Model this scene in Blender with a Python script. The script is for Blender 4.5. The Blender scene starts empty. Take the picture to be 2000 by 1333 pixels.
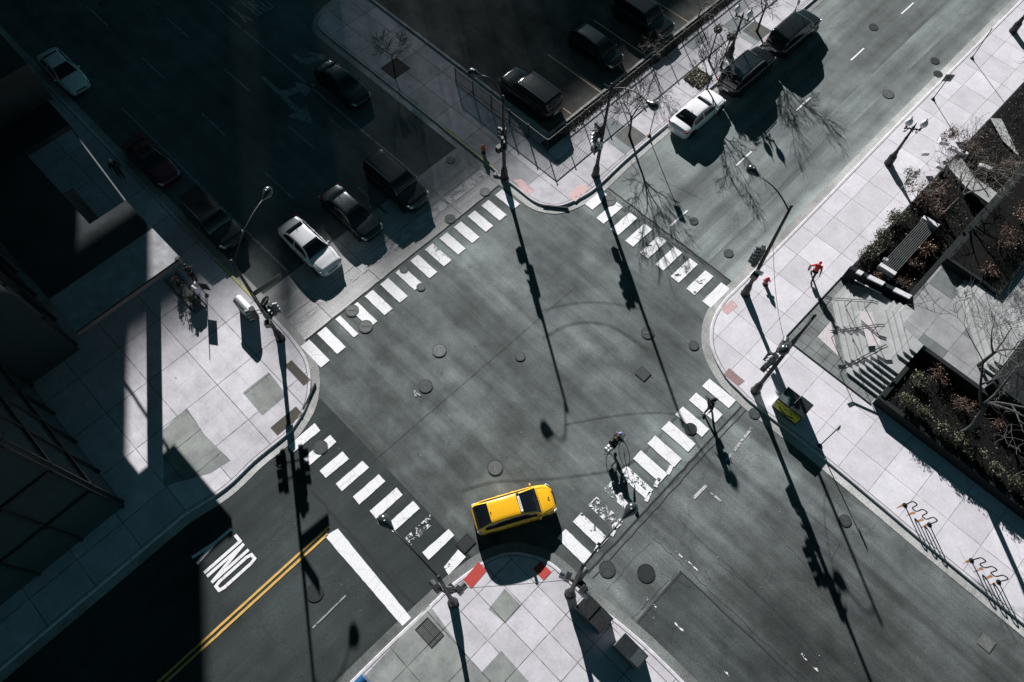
import bpy, bmesh, math, random
from mathutils import Vector, Matrix, noise as mnoise
random.seed(7)
R = math.radians
scene = bpy.context.scene
C = bpy.data.collections.new("scene_things"); scene.collection.children.link(C)

# ---------------------------------------------------------------- camera
CAMH = 40.0
FPX = 1442.467
_p, _r, _y = R(26.06323), R(0.15423), R(-44.78862)
Rz = Matrix(((math.cos(_y), -math.sin(_y), 0), (math.sin(_y), math.cos(_y), 0), (0, 0, 1)))
Rx = Matrix(((1, 0, 0), (0, math.cos(_p), math.sin(_p)), (0, -math.sin(_p), math.cos(_p))))
Rr = Matrix(((math.cos(_r), math.sin(_r), 0), (-math.sin(_r), math.cos(_r), 0), (0, 0, 1)))
W2C = Rr @ Rx @ Rz
C2W = W2C.transposed()
cam = bpy.data.cameras.new("camera"); cam_o = bpy.data.objects.new("camera", cam); C.objects.link(cam_o)
cam.sensor_width = 36.0; cam.lens = FPX / 2000 * 36.0; cam.clip_start = 0.5; cam.clip_end = 3000
cam_o.matrix_world = Matrix.Translation((0, 0, CAMH)) @ C2W.to_4x4()
scene.camera = cam_o

def P(px, py, z=0.0):
    """surveyed photo point -> place on the horizontal plane at height z"""
    d = C2W @ Vector(((px - 1000) / FPX, -(py - 666.5) / FPX, -1.0))
    t = (z - CAMH) / d.z
    return Vector((d.x * t, d.y * t, z))

# ---------------------------------------------------------------- light
SUN_AZ, SUN_EL = -32.5, 23.8          # direction the light travels (deg in xy), elevation
scene.view_settings.view_transform = 'Standard'
scene.view_settings.look = 'None'
scene.view_settings.exposure = 0.88
scene.view_settings.gamma = 1.0
sd = Vector((math.cos(R(SUN_AZ)) * math.cos(R(SUN_EL)), math.sin(R(SUN_AZ)) * math.cos(R(SUN_EL)), -math.sin(R(SUN_EL))))
sun = bpy.data.lights.new("sun", 'SUN'); sun.energy = 5.0; sun.angle = R(0.53); sun.color = (1.0, 0.985, 0.97)
sun_o = bpy.data.objects.new("sun", sun); C.objects.link(sun_o)
sun_o.rotation_euler = sd.to_track_quat('-Z', 'Y').to_euler()
sun_o.location = (-40, 60, 60)
world = bpy.data.worlds.new("World"); scene.world = world; world.use_nodes = True
wn = world.node_tree; wn.nodes.clear()
wo = wn.nodes.new("ShaderNodeOutputWorld"); wb = wn.nodes.new("ShaderNodeBackground"); ws = wn.nodes.new("ShaderNodeTexSky")
ws.sky_type = 'NISHITA'; ws.sun_disc = False; ws.sun_elevation = R(SUN_EL)
ws.sun_rotation = math.atan2(-sd.x, -sd.y)
ws.air_density = 0.26; ws.dust_density = 0.0; ws.ozone_density = 1.5
wb.inputs[1].default_value = 0.05
tint = wn.nodes.new('ShaderNodeMix'); tint.data_type = 'RGBA'; tint.blend_type = 'MULTIPLY'; tint.inputs[0].default_value = 1.0; tint.inputs[7].default_value = (.60, .98, .60, 1)
wn.links.new(ws.outputs[0], tint.inputs[6]); wn.links.new(tint.outputs[2], wb.inputs[0]); wn.links.new(wb.outputs[0], wo.inputs[0])
scene.render.engine = 'CYCLES'
scene.cycles.use_denoising = True
scene.cycles.max_bounces = 5
scene.cycles.diffuse_bounces = 2
scene.cycles.sample_clamp_indirect = 3.0

# ---------------------------------------------------------------- node helper
class NT:
    def __init__(s, name):
        s.m = bpy.data.materials.new(name); s.m.use_nodes = True
        s.t = s.m.node_tree; s.t.nodes.clear()
        s.out = s.t.nodes.new("ShaderNodeOutputMaterial")
        s.b = s.t.nodes.new("ShaderNodeBsdfPrincipled")
        s.t.links.new(s.b.outputs[0], s.out.inputs[0])
        s._tc = None
    def n(s, typ, **kw):
        nd = s.t.nodes.new(typ)
        for k, v in kw.items(): setattr(nd, k, v)
        return nd
    def l(s, a, b): s.t.links.new(a, b)
    def put(s, inp, v):
        if hasattr(v, 'is_output') or isinstance(v, bpy.types.NodeSocket): s.l(v, inp)
        else: inp.default_value = v
    @property
    def pos(s):
        if s._tc is None: s._tc = s.n("ShaderNodeNewGeometry").outputs['Position']
        return s._tc
    def obj(s): return s.n("ShaderNodeTexCoord").outputs['Object']
    def noise(s, scale, detail=4, rough=.6, vec=None, dist=0.0, col=False):
        nd = s.n("ShaderNodeTexNoise"); nd.inputs['Scale'].default_value = scale
        nd.inputs['Detail'].default_value = detail; nd.inputs['Roughness'].default_value = rough
        nd.inputs['Distortion'].default_value = dist
        s.l(vec if vec is not None else s.pos, nd.inputs['Vector'])
        return nd.outputs['Color' if col else 'Fac']
    def mapv(s, vec=None, scale=(1, 1, 1), loc=(0, 0, 0), rot=(0, 0, 0)):
        nd = s.n("ShaderNodeMapping"); nd.inputs['Scale'].default_value = scale
        nd.inputs['Location'].default_value = loc; nd.inputs['Rotation'].default_value = rot
        s.l(vec if vec is not None else s.pos, nd.inputs['Vector']); return nd.outputs[0]
    def math(s, op, a, b=0.0, c=0.0):
        nd = s.n("ShaderNodeMath", operation=op)
        s.put(nd.inputs[0], a); s.put(nd.inputs[1], b)
        if len(nd.inputs) > 2: s.put(nd.inputs[2], c)
        return nd.outputs[0]
    def ramp(s, v, a, b, lo=0.0, hi=1.0):
        nd = s.n("ShaderNodeMapRange"); s.put(nd.inputs[0], v)
        nd.inputs[1].default_value = a; nd.inputs[2].default_value = b
        nd.inputs[3].default_value = lo; nd.inputs[4].default_value = hi; return nd.outputs[0]
    def mix(s, f, a, b, bt='MIX'):
        nd = s.n("ShaderNodeMix", data_type='RGBA', blend_type=bt)
        s.put(nd.inputs[0], f)
        for i, v in ((6, a), (7, b)):
            if isinstance(v, tuple): nd.inputs[i].default_value = (*v[:3], 1)
            else: s.l(v, nd.inputs[i])
        return nd.outputs[2]
    def vor(s, scale, feature='F1', vec=None, out=0, rnd=1.0):
        nd = s.n("ShaderNodeTexVoronoi", feature=feature); nd.inputs['Scale'].default_value = scale
        nd.inputs['Randomness'].default_value = rnd
        s.l(vec if vec is not None else s.pos, nd.inputs['Vector']); return nd.outputs[out]
    def sep(s, v=None):
        nd = s.n("ShaderNodeSeparateXYZ"); s.l(v if v is not None else s.pos, nd.inputs[0]); return nd.outputs
    def base(s, v):
        if isinstance(v, tuple): s.b.inputs['Base Color'].default_value = (*v[:3], 1)
        else: s.l(v, s.b.inputs['Base Color'])
    def rough(s, v): s.put(s.b.inputs['Roughness'], v)
    def bump(s, h, strength=.3, dist=.01):
        nd = s.n("ShaderNodeBump"); nd.inputs['Strength'].default_value = strength
        nd.inputs['Distance'].default_value = dist; s.l(h, nd.inputs['Height']); s.l(nd.outputs[0], s.b.inputs['Normal'])

def sc(c, k): return tuple(x * k for x in c[:3])

def m_plain(name, col, rough=.5, metal=0.0, var=.12, scale=6.0, coat=0.0, spec=None):
    t = NT(name); f = t.noise(scale, 5, .6, t.obj())
    t.base(t.mix(t.ramp(f, .3, .7), sc(col, 1 - var), sc(col, 1 + var)))
    t.rough(t.ramp(f, .3, .7, max(0.02, rough * .85), min(1, rough * 1.15)))
    t.b.inputs['Metallic'].default_value = metal
    if coat: t.b.inputs['Coat Weight'].default_value = coat; t.b.inputs['Coat Roughness'].default_value = .04
    if spec is not None: t.b.inputs['Specular IOR Level'].default_value = spec
    return t.m

def m_asphalt(name, col, along='x', streak=.25, crack=.0, blotch=.3, light=None, seed=0.0, crackscale=.22, bands=()):
    t = NT(name)
    p = t.mapv(loc=(seed * 13.7, seed * 7.1, 0))
    big = t.noise(.11, 3, .5, p); mid = t.noise(.55, 5, .65, p); fine = t.noise(16, 3, .75, p); speck = t.noise(46, 2, .8, p)
    scl = (.06, 1.1, 1) if along == 'x' else (1.1, .06, 1)
    st = t.noise(1.0, 5, .6, t.mapv(p, scale=scl))
    c0 = t.mix(t.ramp(big, .35, .65), sc(col, 1 - blotch), sc(col, 1 + blotch))
    c1 = t.mix(t.ramp(mid, .3, .72), sc((1, 1, 1), 1 - blotch * .85), sc((1, 1, 1), 1 + blotch * .8))
    c = t.mix(1.0, c0, c1, 'MULTIPLY')
    c2 = t.mix(t.ramp(st, .3, .7), sc((1, 1, 1), 1 - streak), sc((1, 1, 1), 1 + streak))
    c = t.mix(1.0, c, c2, 'MULTIPLY')
    c3 = t.mix(t.ramp(fine, .3, .7), sc((1, 1, 1), .60), sc((1, 1, 1), 1.40))
    c = t.mix(1.0, c, c3, 'MULTIPLY')
    c4 = t.mix(t.ramp(speck, .62, .78), (1, 1, 1), (2.0, 2.0, 1.95))
    c = t.mix(1.0, c, c4, 'MULTIPLY')
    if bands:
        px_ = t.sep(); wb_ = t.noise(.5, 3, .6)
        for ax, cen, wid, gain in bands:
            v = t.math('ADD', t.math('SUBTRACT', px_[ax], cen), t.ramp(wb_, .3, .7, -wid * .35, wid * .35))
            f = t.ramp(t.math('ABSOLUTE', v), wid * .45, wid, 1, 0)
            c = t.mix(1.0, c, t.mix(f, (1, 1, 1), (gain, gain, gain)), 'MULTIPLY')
    # oil spots
    ov = t.vor(.9, vec=p); on = t.noise(3, 3, .6, p)
    spot = t.math('MULTIPLY', t.ramp(ov, .12, .03), t.ramp(on, .5, .6))
    c = t.mix(t.math('MULTIPLY', spot, .55), c, sc(col, .3))
    if crack > 0:
        wob = t.n("ShaderNodeVectorMath", operation='ADD'); nz = t.noise(1.3, 4, .65, p, col=True)
        vs = t.n("ShaderNodeVectorMath", operation='SCALE'); t.l(nz, vs.inputs[0]); vs.inputs['Scale'].default_value = 1.6
        t.l(p, wob.inputs[0]); t.l(vs.outputs[0], wob.inputs[1])
        e = t.vor(crackscale, 'DISTANCE_TO_EDGE', wob.outputs[0])
        e2 = t.vor(crackscale * 3.1, 'DISTANCE_TO_EDGE', wob.outputs[0])
        k1 = t.ramp(e, .0005, .005, 1, 0)
        gate = t.ramp(t.noise(.35, 2, .5, p), .52, .6)
        k2 = t.math('MULTIPLY', t.ramp(e2, .0, .012, 1, 0), gate)
        k = t.math('MAXIMUM', k1, k2)
        c = t.mix(t.math('MULTIPLY', k, crack), c, sc(col, .18))
    t.base(c); t.rough(t.ramp(fine, .3, .7, .82, .97)); t.b.inputs['Specular IOR Level'].default_value = .25
    t.bump(fine, .5, .008)
    return t.m

def m_walk(name, col, sx, x0, sy, y0, dark=.25, minor=None, linew=.02, dirt=.25, greyp=.0, seed=0.0):
    """concrete flags with joints on a real grid, per-flag tone, stains"""
    t = NT(name)
    xyz = t.sep()
    def cell(o, s_, o0):
        v = t.math('DIVIDE', t.math('SUBTRACT', o, o0), s_)
        return t.math('FLOOR', v), t.math('ABSOLUTE', t.math('SUBTRACT', t.math('FRACT', v), .5))
    fx, ax = cell(xyz[0], sx, x0); fy, ay = cell(xyz[1], sy, y0)
    lx = t.math('GREATER_THAN', ax, .5 - linew / sx); ly = t.math('GREATER_THAN', ay, .5 - linew / sy)
    line = t.math('MAXIMUM', lx, ly)
    cb = t.n("ShaderNodeCombineXYZ"); t.l(fx, cb.inputs[0]); t.l(fy, cb.inputs[1]); cb.inputs[2].default_value = seed
    wnz = t.n("ShaderNodeTexWhiteNoise", noise_dimensions='3D'); t.l(cb.outputs[0], wnz.inputs[0])
    pv = wnz.outputs['Value']
    c = t.mix(t.ramp(pv, 0, 1), sc(col, .88), sc(col, 1.06))
    if dark > 0:
        c = t.mix(t.ramp(pv, dark - .02, dark, 1, 0), c, (col[0] * .5, col[1] * .56, col[2] * .54))
    n1 = t.noise(.8, 6, .7); n2 = t.noise(7, 5, .7); n3 = t.noise(30, 2, .6)
    c = t.mix(1.0, c, t.mix(t.ramp(n1, .32, .7), sc((1, 1, 1), 1 - dirt * 1.25), sc((1, 1, 1), 1.08)), 'MULTIPLY')
    c = t.mix(1.0, c, t.mix(t.ramp(n2, .3, .7), sc((1, 1, 1), .9), sc((1, 1, 1), 1.06)), 'MULTIPLY')
    c = t.mix(t.ramp(n3, .70, .78, 0, .5), c, sc(col, .45))
    if minor:
        mx, max_ = cell(xyz[0], minor, x0); my, may = cell(xyz[1], minor, y0)
        ml = t.math('MAXIMUM', t.math('GREATER_THAN', max_, .5 - .009 / minor), t.math('GREATER_THAN', may, .5 - .009 / minor))
        c = t.mix(t.math('MULTIPLY', ml, .38), c, sc(col, .2))
    spots = t.math('MAXIMUM', t.ramp(t.vor(1.6), .06, .025), t.ramp(t.vor(.55), .05, .03))
    c = t.mix(t.math('MULTIPLY', spots, .6), c, sc(col, .3))
    wl = t.ramp(t.noise(2.0, 2, .5), .35, .6, .55, 1)
    c = t.mix(t.math('MULTIPLY', line, wl), c, sc(col, .09))
    t.base(c); t.rough(.85); t.b.inputs['Specular IOR Level'].default_value = .25
    t.bump(n2, .25, .006)
    return t.m

def m_paint(name, col, wear=.4, scale=2.2, dirt=.15):
    """road paint, worn through where the noise says so"""
    t = NT(name)
    n1 = t.noise(scale, 6, .72, dist=.6); n2 = t.noise(11, 4, .7); n3 = t.noise(45, 2, .6)
    c = t.mix(t.ramp(n2, .3, .7), sc(col, 1 - dirt), sc(col, 1.05))
    e = t.vor(1.15, 'DISTANCE_TO_EDGE', t.mapv(scale=(1, 1, 1)))
    ck = t.ramp(e, 0, .016, 1, 0)
    c = t.mix(t.math('MULTIPLY', ck, .55), c, sc(col, .2))
    t.base(c); t.rough(.7)
    tr = t.n("ShaderNodeBsdfTransparent"); mx = t.n("ShaderNodeMixShader")
    f = t.math('ADD', t.math('MULTIPLY', n1, .8), t.math('MULTIPLY', n2, .2))
    hole = t.ramp(f, wear, wear + .015, 1, 0)
    hole = t.math('MAXIMUM', hole, t.ramp(n3, .73, .76, 0, .75))
    t.l(hole, mx.inputs[0]); t.l(t.b.outputs[0], mx.inputs[1]); t.l(tr.outputs[0], mx.inputs[2]); t.l(mx.outputs[0], t.out.inputs[0])
    return t.m

def m_soft(name, col, op=.35, scale=2.0):
    t = NT(name); t.base(col); t.rough(.9)
    tr = t.n("ShaderNodeBsdfTransparent"); mx = t.n("ShaderNodeMixShader"); f = t.ramp(t.noise(scale, 5, .7), .35, .65, 1 - op * .4, 1 - op * 1.3)
    t.l(f, mx.inputs[0]); t.l(t.b.outputs[0], mx.inputs[1]); t.l(tr.outputs[0], mx.inputs[2]); t.l(mx.outputs[0], t.out.inputs[0]); return t.m

def m_leaf(name, c1, c2, c3=None):
    t = NT(name)
    oi = t.noise(3.5, 2, .5); n2 = t.noise(22, 1, .5)
    c = t.mix(t.ramp(oi, .35, .65), c1, c2)
    if c3: c = t.mix(t.ramp(n2, .55, .65), c, c3)
    t.base(c); t.rough(.6)
    return t.m

# ---------------------------------------------------------------- mesh helper
class MB:
    def __init__(s): s.v = []; s.f = []
    def add(s, vs, fs):
        o = len(s.v); s.v += [tuple(v) for v in vs]; s.f += [tuple(i + o for i in f) for f in fs]; return s
    def box(s, c, d, rz=0.0, taper=1.0):
        cx, cy, cz = c; a, b, h = d[0] / 2, d[1] / 2, d[2] / 2
        q = []
        for z, k in ((-h, 1), (h, taper)):
            for x, y in ((-a, -b), (a, -b), (a, b), (-a, b)):
                x *= k; y *= k
                q.append((cx + x * math.cos(rz) - y * math.sin(rz), cy + x * math.sin(rz) + y * math.cos(rz), cz + z))
        return s.add(q, [(3, 2, 1, 0), (4, 5, 6, 7), (0, 1, 5, 4), (1, 2, 6, 5), (2, 3, 7, 6), (3, 0, 4, 7)])
    def tube(s, pts, rad, n=8, cap=True):
        pts = [Vector(p) for p in pts]
        if not isinstance(rad, (list, tuple)): rad = [rad] * len(pts)
        vs = []; prev = None
        for i, p in enumerate(pts):
            t = (pts[min(i + 1, len(pts) - 1)] - pts[max(i - 1, 0)]).normalized()
            up = Vector((0, 0, 1)) if abs(t.z) < .95 else Vector((1, 0, 0))
            if prev is not None: u = (prev - t * prev.dot(t)); u = u.normalized() if u.length > 1e-5 else t.cross(up).normalized()
            else: u = t.cross(up).normalized()
            prev = u; w = t.cross(u)
            for k in range(n):
                a = 2 * math.pi * k / n; vs.append(p + (u * math.cos(a) + w * math.sin(a)) * rad[i])
        fs = []
        for i in range(len(pts) - 1):
            for k in range(n):
                k2 = (k + 1) % n; fs.append((i * n + k, i * n + k2, (i + 1) * n + k2, (i + 1) * n + k))
        if cap: fs.append(tuple(reversed(range(n)))); fs.append(tuple((len(pts) - 1) * n + k for k in range(n)))
        return s.add(vs, fs)
    def lathe(s, c, prof, n=16):
        """prof: list of (r, z)"""
        vs = []
        for r, z in prof:
            for k in range(n):
                a = 2 * math.pi * k / n; vs.append((c[0] + r * math.cos(a), c[1] + r * math.sin(a), c[2] + z))
        fs = []
        for i in range(len(prof) - 1):
            for k in range(n):
                k2 = (k + 1) % n; fs.append((i * n + k, i * n + k2, (i + 1) * n + k2, (i + 1) * n + k))
        fs.append(tuple(reversed(range(n)))); fs.append(tuple((len(prof) - 1) * n + k for k in range(n)))
        return s.add(vs, fs)
    def prism(s, poly, z0, z1):
        n = len(poly); ar = sum(poly[i][0] * poly[(i + 1) % n][1] - poly[(i + 1) % n][0] * poly[i][1] for i in range(n))
        if ar < 0: poly = list(reversed(poly))
        vs = [(p[0], p[1], z0) for p in poly] + [(p[0], p[1], z1) for p in poly]
        fs = [tuple(reversed(range(n))), tuple(range(n, 2 * n))] + [(i, (i + 1) % n, n + (i + 1) % n, n + i) for i in range(n)]
        return s.add(vs, fs)
    def flat(s, poly, z):
        n = len(poly); ar = sum(poly[i][0] * poly[(i + 1) % n][1] - poly[(i + 1) % n][0] * poly[i][1] for i in range(n))
        if ar < 0: poly = list(reversed(poly))
        return s.add([(p[0], p[1], z) for p in poly], [tuple(range(n))])
    def sphere(s, c, r, n=12, m=8, sq=(1, 1, 1)):
        vs = [(c[0], c[1], c[2] - r * sq[2])]
        for j in range(1, m):
            ph = math.pi * j / m - math.pi / 2
            for k in range(n):
                a = 2 * math.pi * k / n
                vs.append((c[0] + r * sq[0] * math.cos(ph) * math.cos(a), c[1] + r * sq[1] * math.cos(ph) * math.sin(a), c[2] + r * sq[2] * math.sin(ph)))
        vs.append((c[0], c[1], c[2] + r * sq[2])); L = len(vs) - 1
        fs = [(0, 1 + (k + 1) % n, 1 + k) for k in range(n)]
        for j in range(m - 2):
            for k in range(n):
                a = 1 + j * n + k; b = 1 + j * n + (k + 1) % n; fs.append((a, b, b + n, a + n))
        fs += [(L, 1 + (m - 2) * n + k, 1 + (m - 2) * n + (k + 1) % n) for k in range(n)]
        return s.add(vs, fs)
    def build(s, name, mat, parent=None, smooth=False, bevel=0.0, loc=None, rz=0.0):
        me = bpy.data.meshes.new(name); me.from_pydata(s.v, [], s.f); me.update()
        o = bpy.data.objects.new(name, me); C.objects.link(o)
        if isinstance(mat, list):
            for m in mat: me.materials.append(m)
        elif mat: me.materials.append(mat)
        if smooth:
            for p in me.polygons: p.use_smooth = True
        if parent is not None: o.parent = parent
        if loc is not None: o.location = loc
        o.rotation_euler = (0, 0, rz)
        if bevel:
            b = o.modifiers.new("bevel", 'BEVEL'); b.width = bevel; b.segments = 2; b.limit_method = 'ANGLE'
        return o

def tag(o, label=None, cat=None, group=None, kind=None):
    if label: o['label'] = label
    if cat: o['category'] = cat
    if group: o['group'] = group
    if kind: o['kind'] = kind
    return o
def thing(name, loc, label, cat, group=None, rz=0.0):
    o = bpy.data.objects.new(name, None); C.objects.link(o); o.empty_display_size = .3
    o.location = loc; o.rotation_euler = (0, 0, rz); return tag(o, label, cat, group)
def struct(o): return tag(o, kind='structure')
def copy_tree(o, parent=None):
    c = o.copy(); C.objects.link(c); c.parent = parent
    for ch in list(o.children): copy_tree(ch, c)
    return c
def smooth_path(pts, k=6):
    out = []; n = len(pts)
    for i in range(n - 1):
        p0, p1, p2, p3 = pts[max(i - 1, 0)], pts[i], pts[i + 1], pts[min(i + 2, n - 1)]
        for j in range(k):
            t = j / k
            out.append(tuple(.5 * ((2 * p1[a]) + (-p0[a] + p2[a]) * t + (2 * p0[a] - 5 * p1[a] + 4 * p2[a] - p3[a]) * t * t + (-p0[a] + 3 * p1[a] - 3 * p2[a] + p3[a]) * t ** 3) for a in range(len(p1))))
    out.append(tuple(pts[-1])); return out
def offset(path, d):
    out = []
    for i in range(len(path)):
        a = Vector(path[max(i - 1, 0)][:2]); b = Vector(path[min(i + 1, len(path) - 1)][:2])
        t = (b - a).normalized(); nrm = Vector((-t.y, t.x)); p = Vector(path[i][:2])
        out.append((p.x + nrm.x * d, p.y + nrm.y * d))
    return out
# ================================================================ SETTING: ground and streets
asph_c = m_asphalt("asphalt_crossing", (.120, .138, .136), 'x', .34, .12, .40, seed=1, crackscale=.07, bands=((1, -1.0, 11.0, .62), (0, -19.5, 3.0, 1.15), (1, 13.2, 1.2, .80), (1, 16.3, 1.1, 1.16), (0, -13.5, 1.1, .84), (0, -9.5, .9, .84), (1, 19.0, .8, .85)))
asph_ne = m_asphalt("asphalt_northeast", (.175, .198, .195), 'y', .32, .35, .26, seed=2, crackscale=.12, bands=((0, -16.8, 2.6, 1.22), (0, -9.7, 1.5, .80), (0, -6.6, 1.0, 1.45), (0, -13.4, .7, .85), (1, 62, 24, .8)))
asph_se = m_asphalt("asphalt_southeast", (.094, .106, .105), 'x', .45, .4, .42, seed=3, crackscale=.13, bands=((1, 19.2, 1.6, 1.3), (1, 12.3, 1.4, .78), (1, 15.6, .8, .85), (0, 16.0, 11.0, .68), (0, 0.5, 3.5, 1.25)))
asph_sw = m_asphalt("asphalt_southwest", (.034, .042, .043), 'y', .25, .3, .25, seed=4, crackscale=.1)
asph_nw = m_asphalt("asphalt_northwest", (.115, .132, .136), 'x', .2, .2, .25, seed=5)
asph_lot = m_asphalt("asphalt_parking_lot", (.085, .084, .078), 'x', .15, .5, .5, seed=6, crackscale=.2)
conc_nw = m_asphalt("concrete_apron", (.37, .36, .365), 'y', .30, .35, .18, seed=8, crackscale=.09)
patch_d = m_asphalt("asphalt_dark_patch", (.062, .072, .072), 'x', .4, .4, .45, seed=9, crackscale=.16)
gutter_m = m_asphalt("gutter_concrete", (.36, .36, .355), 'x', .12, .3, .3, seed=10, crackscale=.3)
gutter_d = m_asphalt("gutter_concrete_dirty", (.16, .17, .165), 'x', .15, .3, .35, seed=11, crackscale=.3)
seam_m = m_plain("tar_seam", (.018, .021, .022), .9, var=.3)
kerb_m = m_plain("kerb_concrete", (.52, .50, .53), .85, var=.2, scale=3)
joint_m = m_plain("joint_dirt", (.02, .022, .023), .95, var=.3)

def sheet(name, poly, z, m):
    return struct(MB().flat([(p[0], p[1]) for p in poly], z).build(name, m))
sheet("ground", [(-500, -400), (500, -400), (500, 500), (-500, 500)], -0.004, asph_c)
XS_NW, YS_NE, XS_SE, YS_SW = -22.62, 26.55, -1.45, -0.35
sheet("road", [(-160, 3.9), (XS_NW, 3.9), (XS_NW, 23.5), (-160, 23.5)], .004, asph_nw).name = "road_northwest"
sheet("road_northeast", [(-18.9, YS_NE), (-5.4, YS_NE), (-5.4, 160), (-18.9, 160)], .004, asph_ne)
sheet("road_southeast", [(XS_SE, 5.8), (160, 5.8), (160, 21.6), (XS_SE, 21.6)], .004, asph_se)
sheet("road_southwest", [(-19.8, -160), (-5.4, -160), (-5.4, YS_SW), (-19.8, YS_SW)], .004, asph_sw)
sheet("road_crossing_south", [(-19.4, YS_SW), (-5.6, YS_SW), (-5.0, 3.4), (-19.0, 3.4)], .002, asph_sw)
sheet("concrete_apron", [(-27.0, 4.2), (XS_NW + .01, 4.2), (XS_NW + .01, 22.8), (-27.0, 22.8)], .008, conc_nw)
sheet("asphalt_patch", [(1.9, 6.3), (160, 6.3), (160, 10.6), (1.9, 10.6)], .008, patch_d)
sheet("road_wheel_lane", [(-10.4, YS_NE + .1), (-8.9, YS_NE + .1), (-8.4, 150), (-10.9, 150)], .008, m_asphalt("asphalt_worn_lane", (.15, .172, .17), 'y', .4, .4, .25, seed=12, crackscale=.1))

def ribbon(path, w):
    a = offset(path, w / 2); b = offset(path, -w / 2); mb = MB()
    mb.add([(p[0], p[1], 0) for p in a + b], [(i, i + len(a), i + 1 + len(a), i + 1) for i in range(len(a) - 1)])
    return mb
def strip(name, path, w, z, m):
    mb = ribbon(path, w); mb.v = [(x, y, z) for x, y, _ in mb.v]
    o = mb.build(name, m)
    if o.data.polygons[0].normal.z < 0: o.data.flip_normals()
    return struct(o)
def wob(a, b, n=30, amp=.03, sd_=0):
    rr = random.Random(sd_); return [(a[0] + (b[0] - a[0]) * i / n + rr.uniform(-amp, amp), a[1] + (b[1] - a[1]) * i / n + rr.uniform(-amp, amp)) for i in range(n + 1)]
strip("tar_seam", wob((XS_NW, 4.9), (XS_NW, 22.4), 30, .02, 1), .07, .0135, seam_m)
strip("tar_seam", wob((-17.7, YS_NE), (-6.9, YS_NE), 30, .025, 2), .07, .0135, seam_m)
strip("tar_seam", wob((XS_SE, 7.1), (XS_SE, 20.4), 30, .03, 3), .1, .0135, seam_m)
strip("tar_seam", wob((XS_SE + .35, 7.1), (XS_SE + .35, 20.4), 30, .04, 33), .05, .0135, seam_m)
strip("tar_seam", wob((-18.3, YS_SW - .0), (-6.7, YS_SW + .05), 30, .05, 4), .14, .0135, seam_m)
for k, (a, b, w) in enumerate((((-28.4, 7.2), (-22.7, 7.2), .03), ((-28.4, 11.05), (-22.7, 11.05), .03), ((-28.4, 18.1), (-22.7, 18.1), .03), ((-24.6, 5), (-24.6, 22.3), .025),
        ((1.9, 10.6), (60, 10.6), .06), ((2.0, 6.8), (2.0, 10.6), .04))):
    strip("tar_seam", wob(a, b, 40, .03, 10 + k), w, .0155, seam_m)
crack_m = m_soft('crack_line', (.02, .023, .023), .62, 4.0)
def crack(px, w, sd_):
    rr = random.Random(sd_); pts = [P(*p) for p in px]; out = []
    for i in range(len(pts) - 1):
        L = (pts[i + 1] - pts[i]).length; n = max(2, int(L / .25))
        for j in range(n):
            q = pts[i].lerp(pts[i + 1], j / n); out.append((q.x + rr.uniform(-.06, .06), q.y + rr.uniform(-.06, .06)))
    strip("road_crack", out, w, .0175, crack_m)
for k, c_ in enumerate((((1276, 1051), (1400, 1167), (1500, 1262), (1580, 1333)), ((1320, 1010), (1376, 1064), (1416, 1100), (1500, 1180)), ((1185, 1150), (1240, 1090), (1276, 1052)),
        ((1230, 1212), (1290, 1150), (1330, 1110)), ((1290, 1118), (1330, 1140), (1362, 1155)), ((1400, 1100), (1470, 1150), (1570, 1250), (1640, 1333)),
        ((1180, 370), (1240, 420), (1300, 455), (1343, 485)), ((1580, 60), (1610, 20), (1650, 60)), ((1500, 390), (1560, 330), (1640, 240)), ((1290, 350), (1350, 380), (1380, 395)),
        ((1505, 1030), (1560, 1090), (1610, 1150)), ((1530, 970), (1600, 1020), (1640, 1060), (1620, 1110)),
        ((1360, 880), (1330, 930), (1300, 960)))):
    crack(c_, .02 if k % 3 else .032, 50 + k)

# ---- kerb lines of the four blocks (from the surveyed points), going round each corner
def corner(pxs): return [tuple(P(*p, .13)[:2]) for p in pxs]
NK = [(-42.6, 60)] if False else []
north_kerb = [(-44.3, 27.5), (-44.0, 24.2), (-43.3, 22.6), (-42.0, 22.15), (-36, 22.15)] + [(-24.6, 22.15)] + corner([(965, 338), (1000, 361), (1040, 392), (1068, 402), (1098, 402), (1140, 384), (1172, 361)]) + [(-17.95, 29.5), (-17.95, 35)] + [(-18.0, 160)]
east_kerb = [(-6.65, 160), (-6.6, 45), (-6.45, 32)] + corner([(1440, 560), (1415, 585), (1394, 619), (1387, 653), (1392, 690), (1415, 734), (1443, 764), (1475, 793)]) + [(3.5, 20.95), (10, 20.85), (160, 20.75)]
south_kerb = [(160, 6.62), (8, 6.62), (3, 6.62)] + corner([(1160, 1175), (1135, 1152), (1110, 1128), (1085, 1105), (1065, 1093), (1040, 1084), (1005, 1078), (975, 1083), (943, 1097), (883, 1140), (845, 1176)]) + [(-6.22, -3), (-6.25, -8), (-6.25, -160)]
west_kerb = [(-18.85, -160), (-18.85, -6)] + corner([(440, 955), (500, 899), (560, 850), (581, 825), (601, 788), (607, 740), (598, 700), (578, 669), (554, 640), (520, 604)]) + [(-28, 4.72), (-34, 4.72), (-160, 4.9)]
def dense(path):
    q = smooth_path(path, 8); return q
BL = {}
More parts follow.
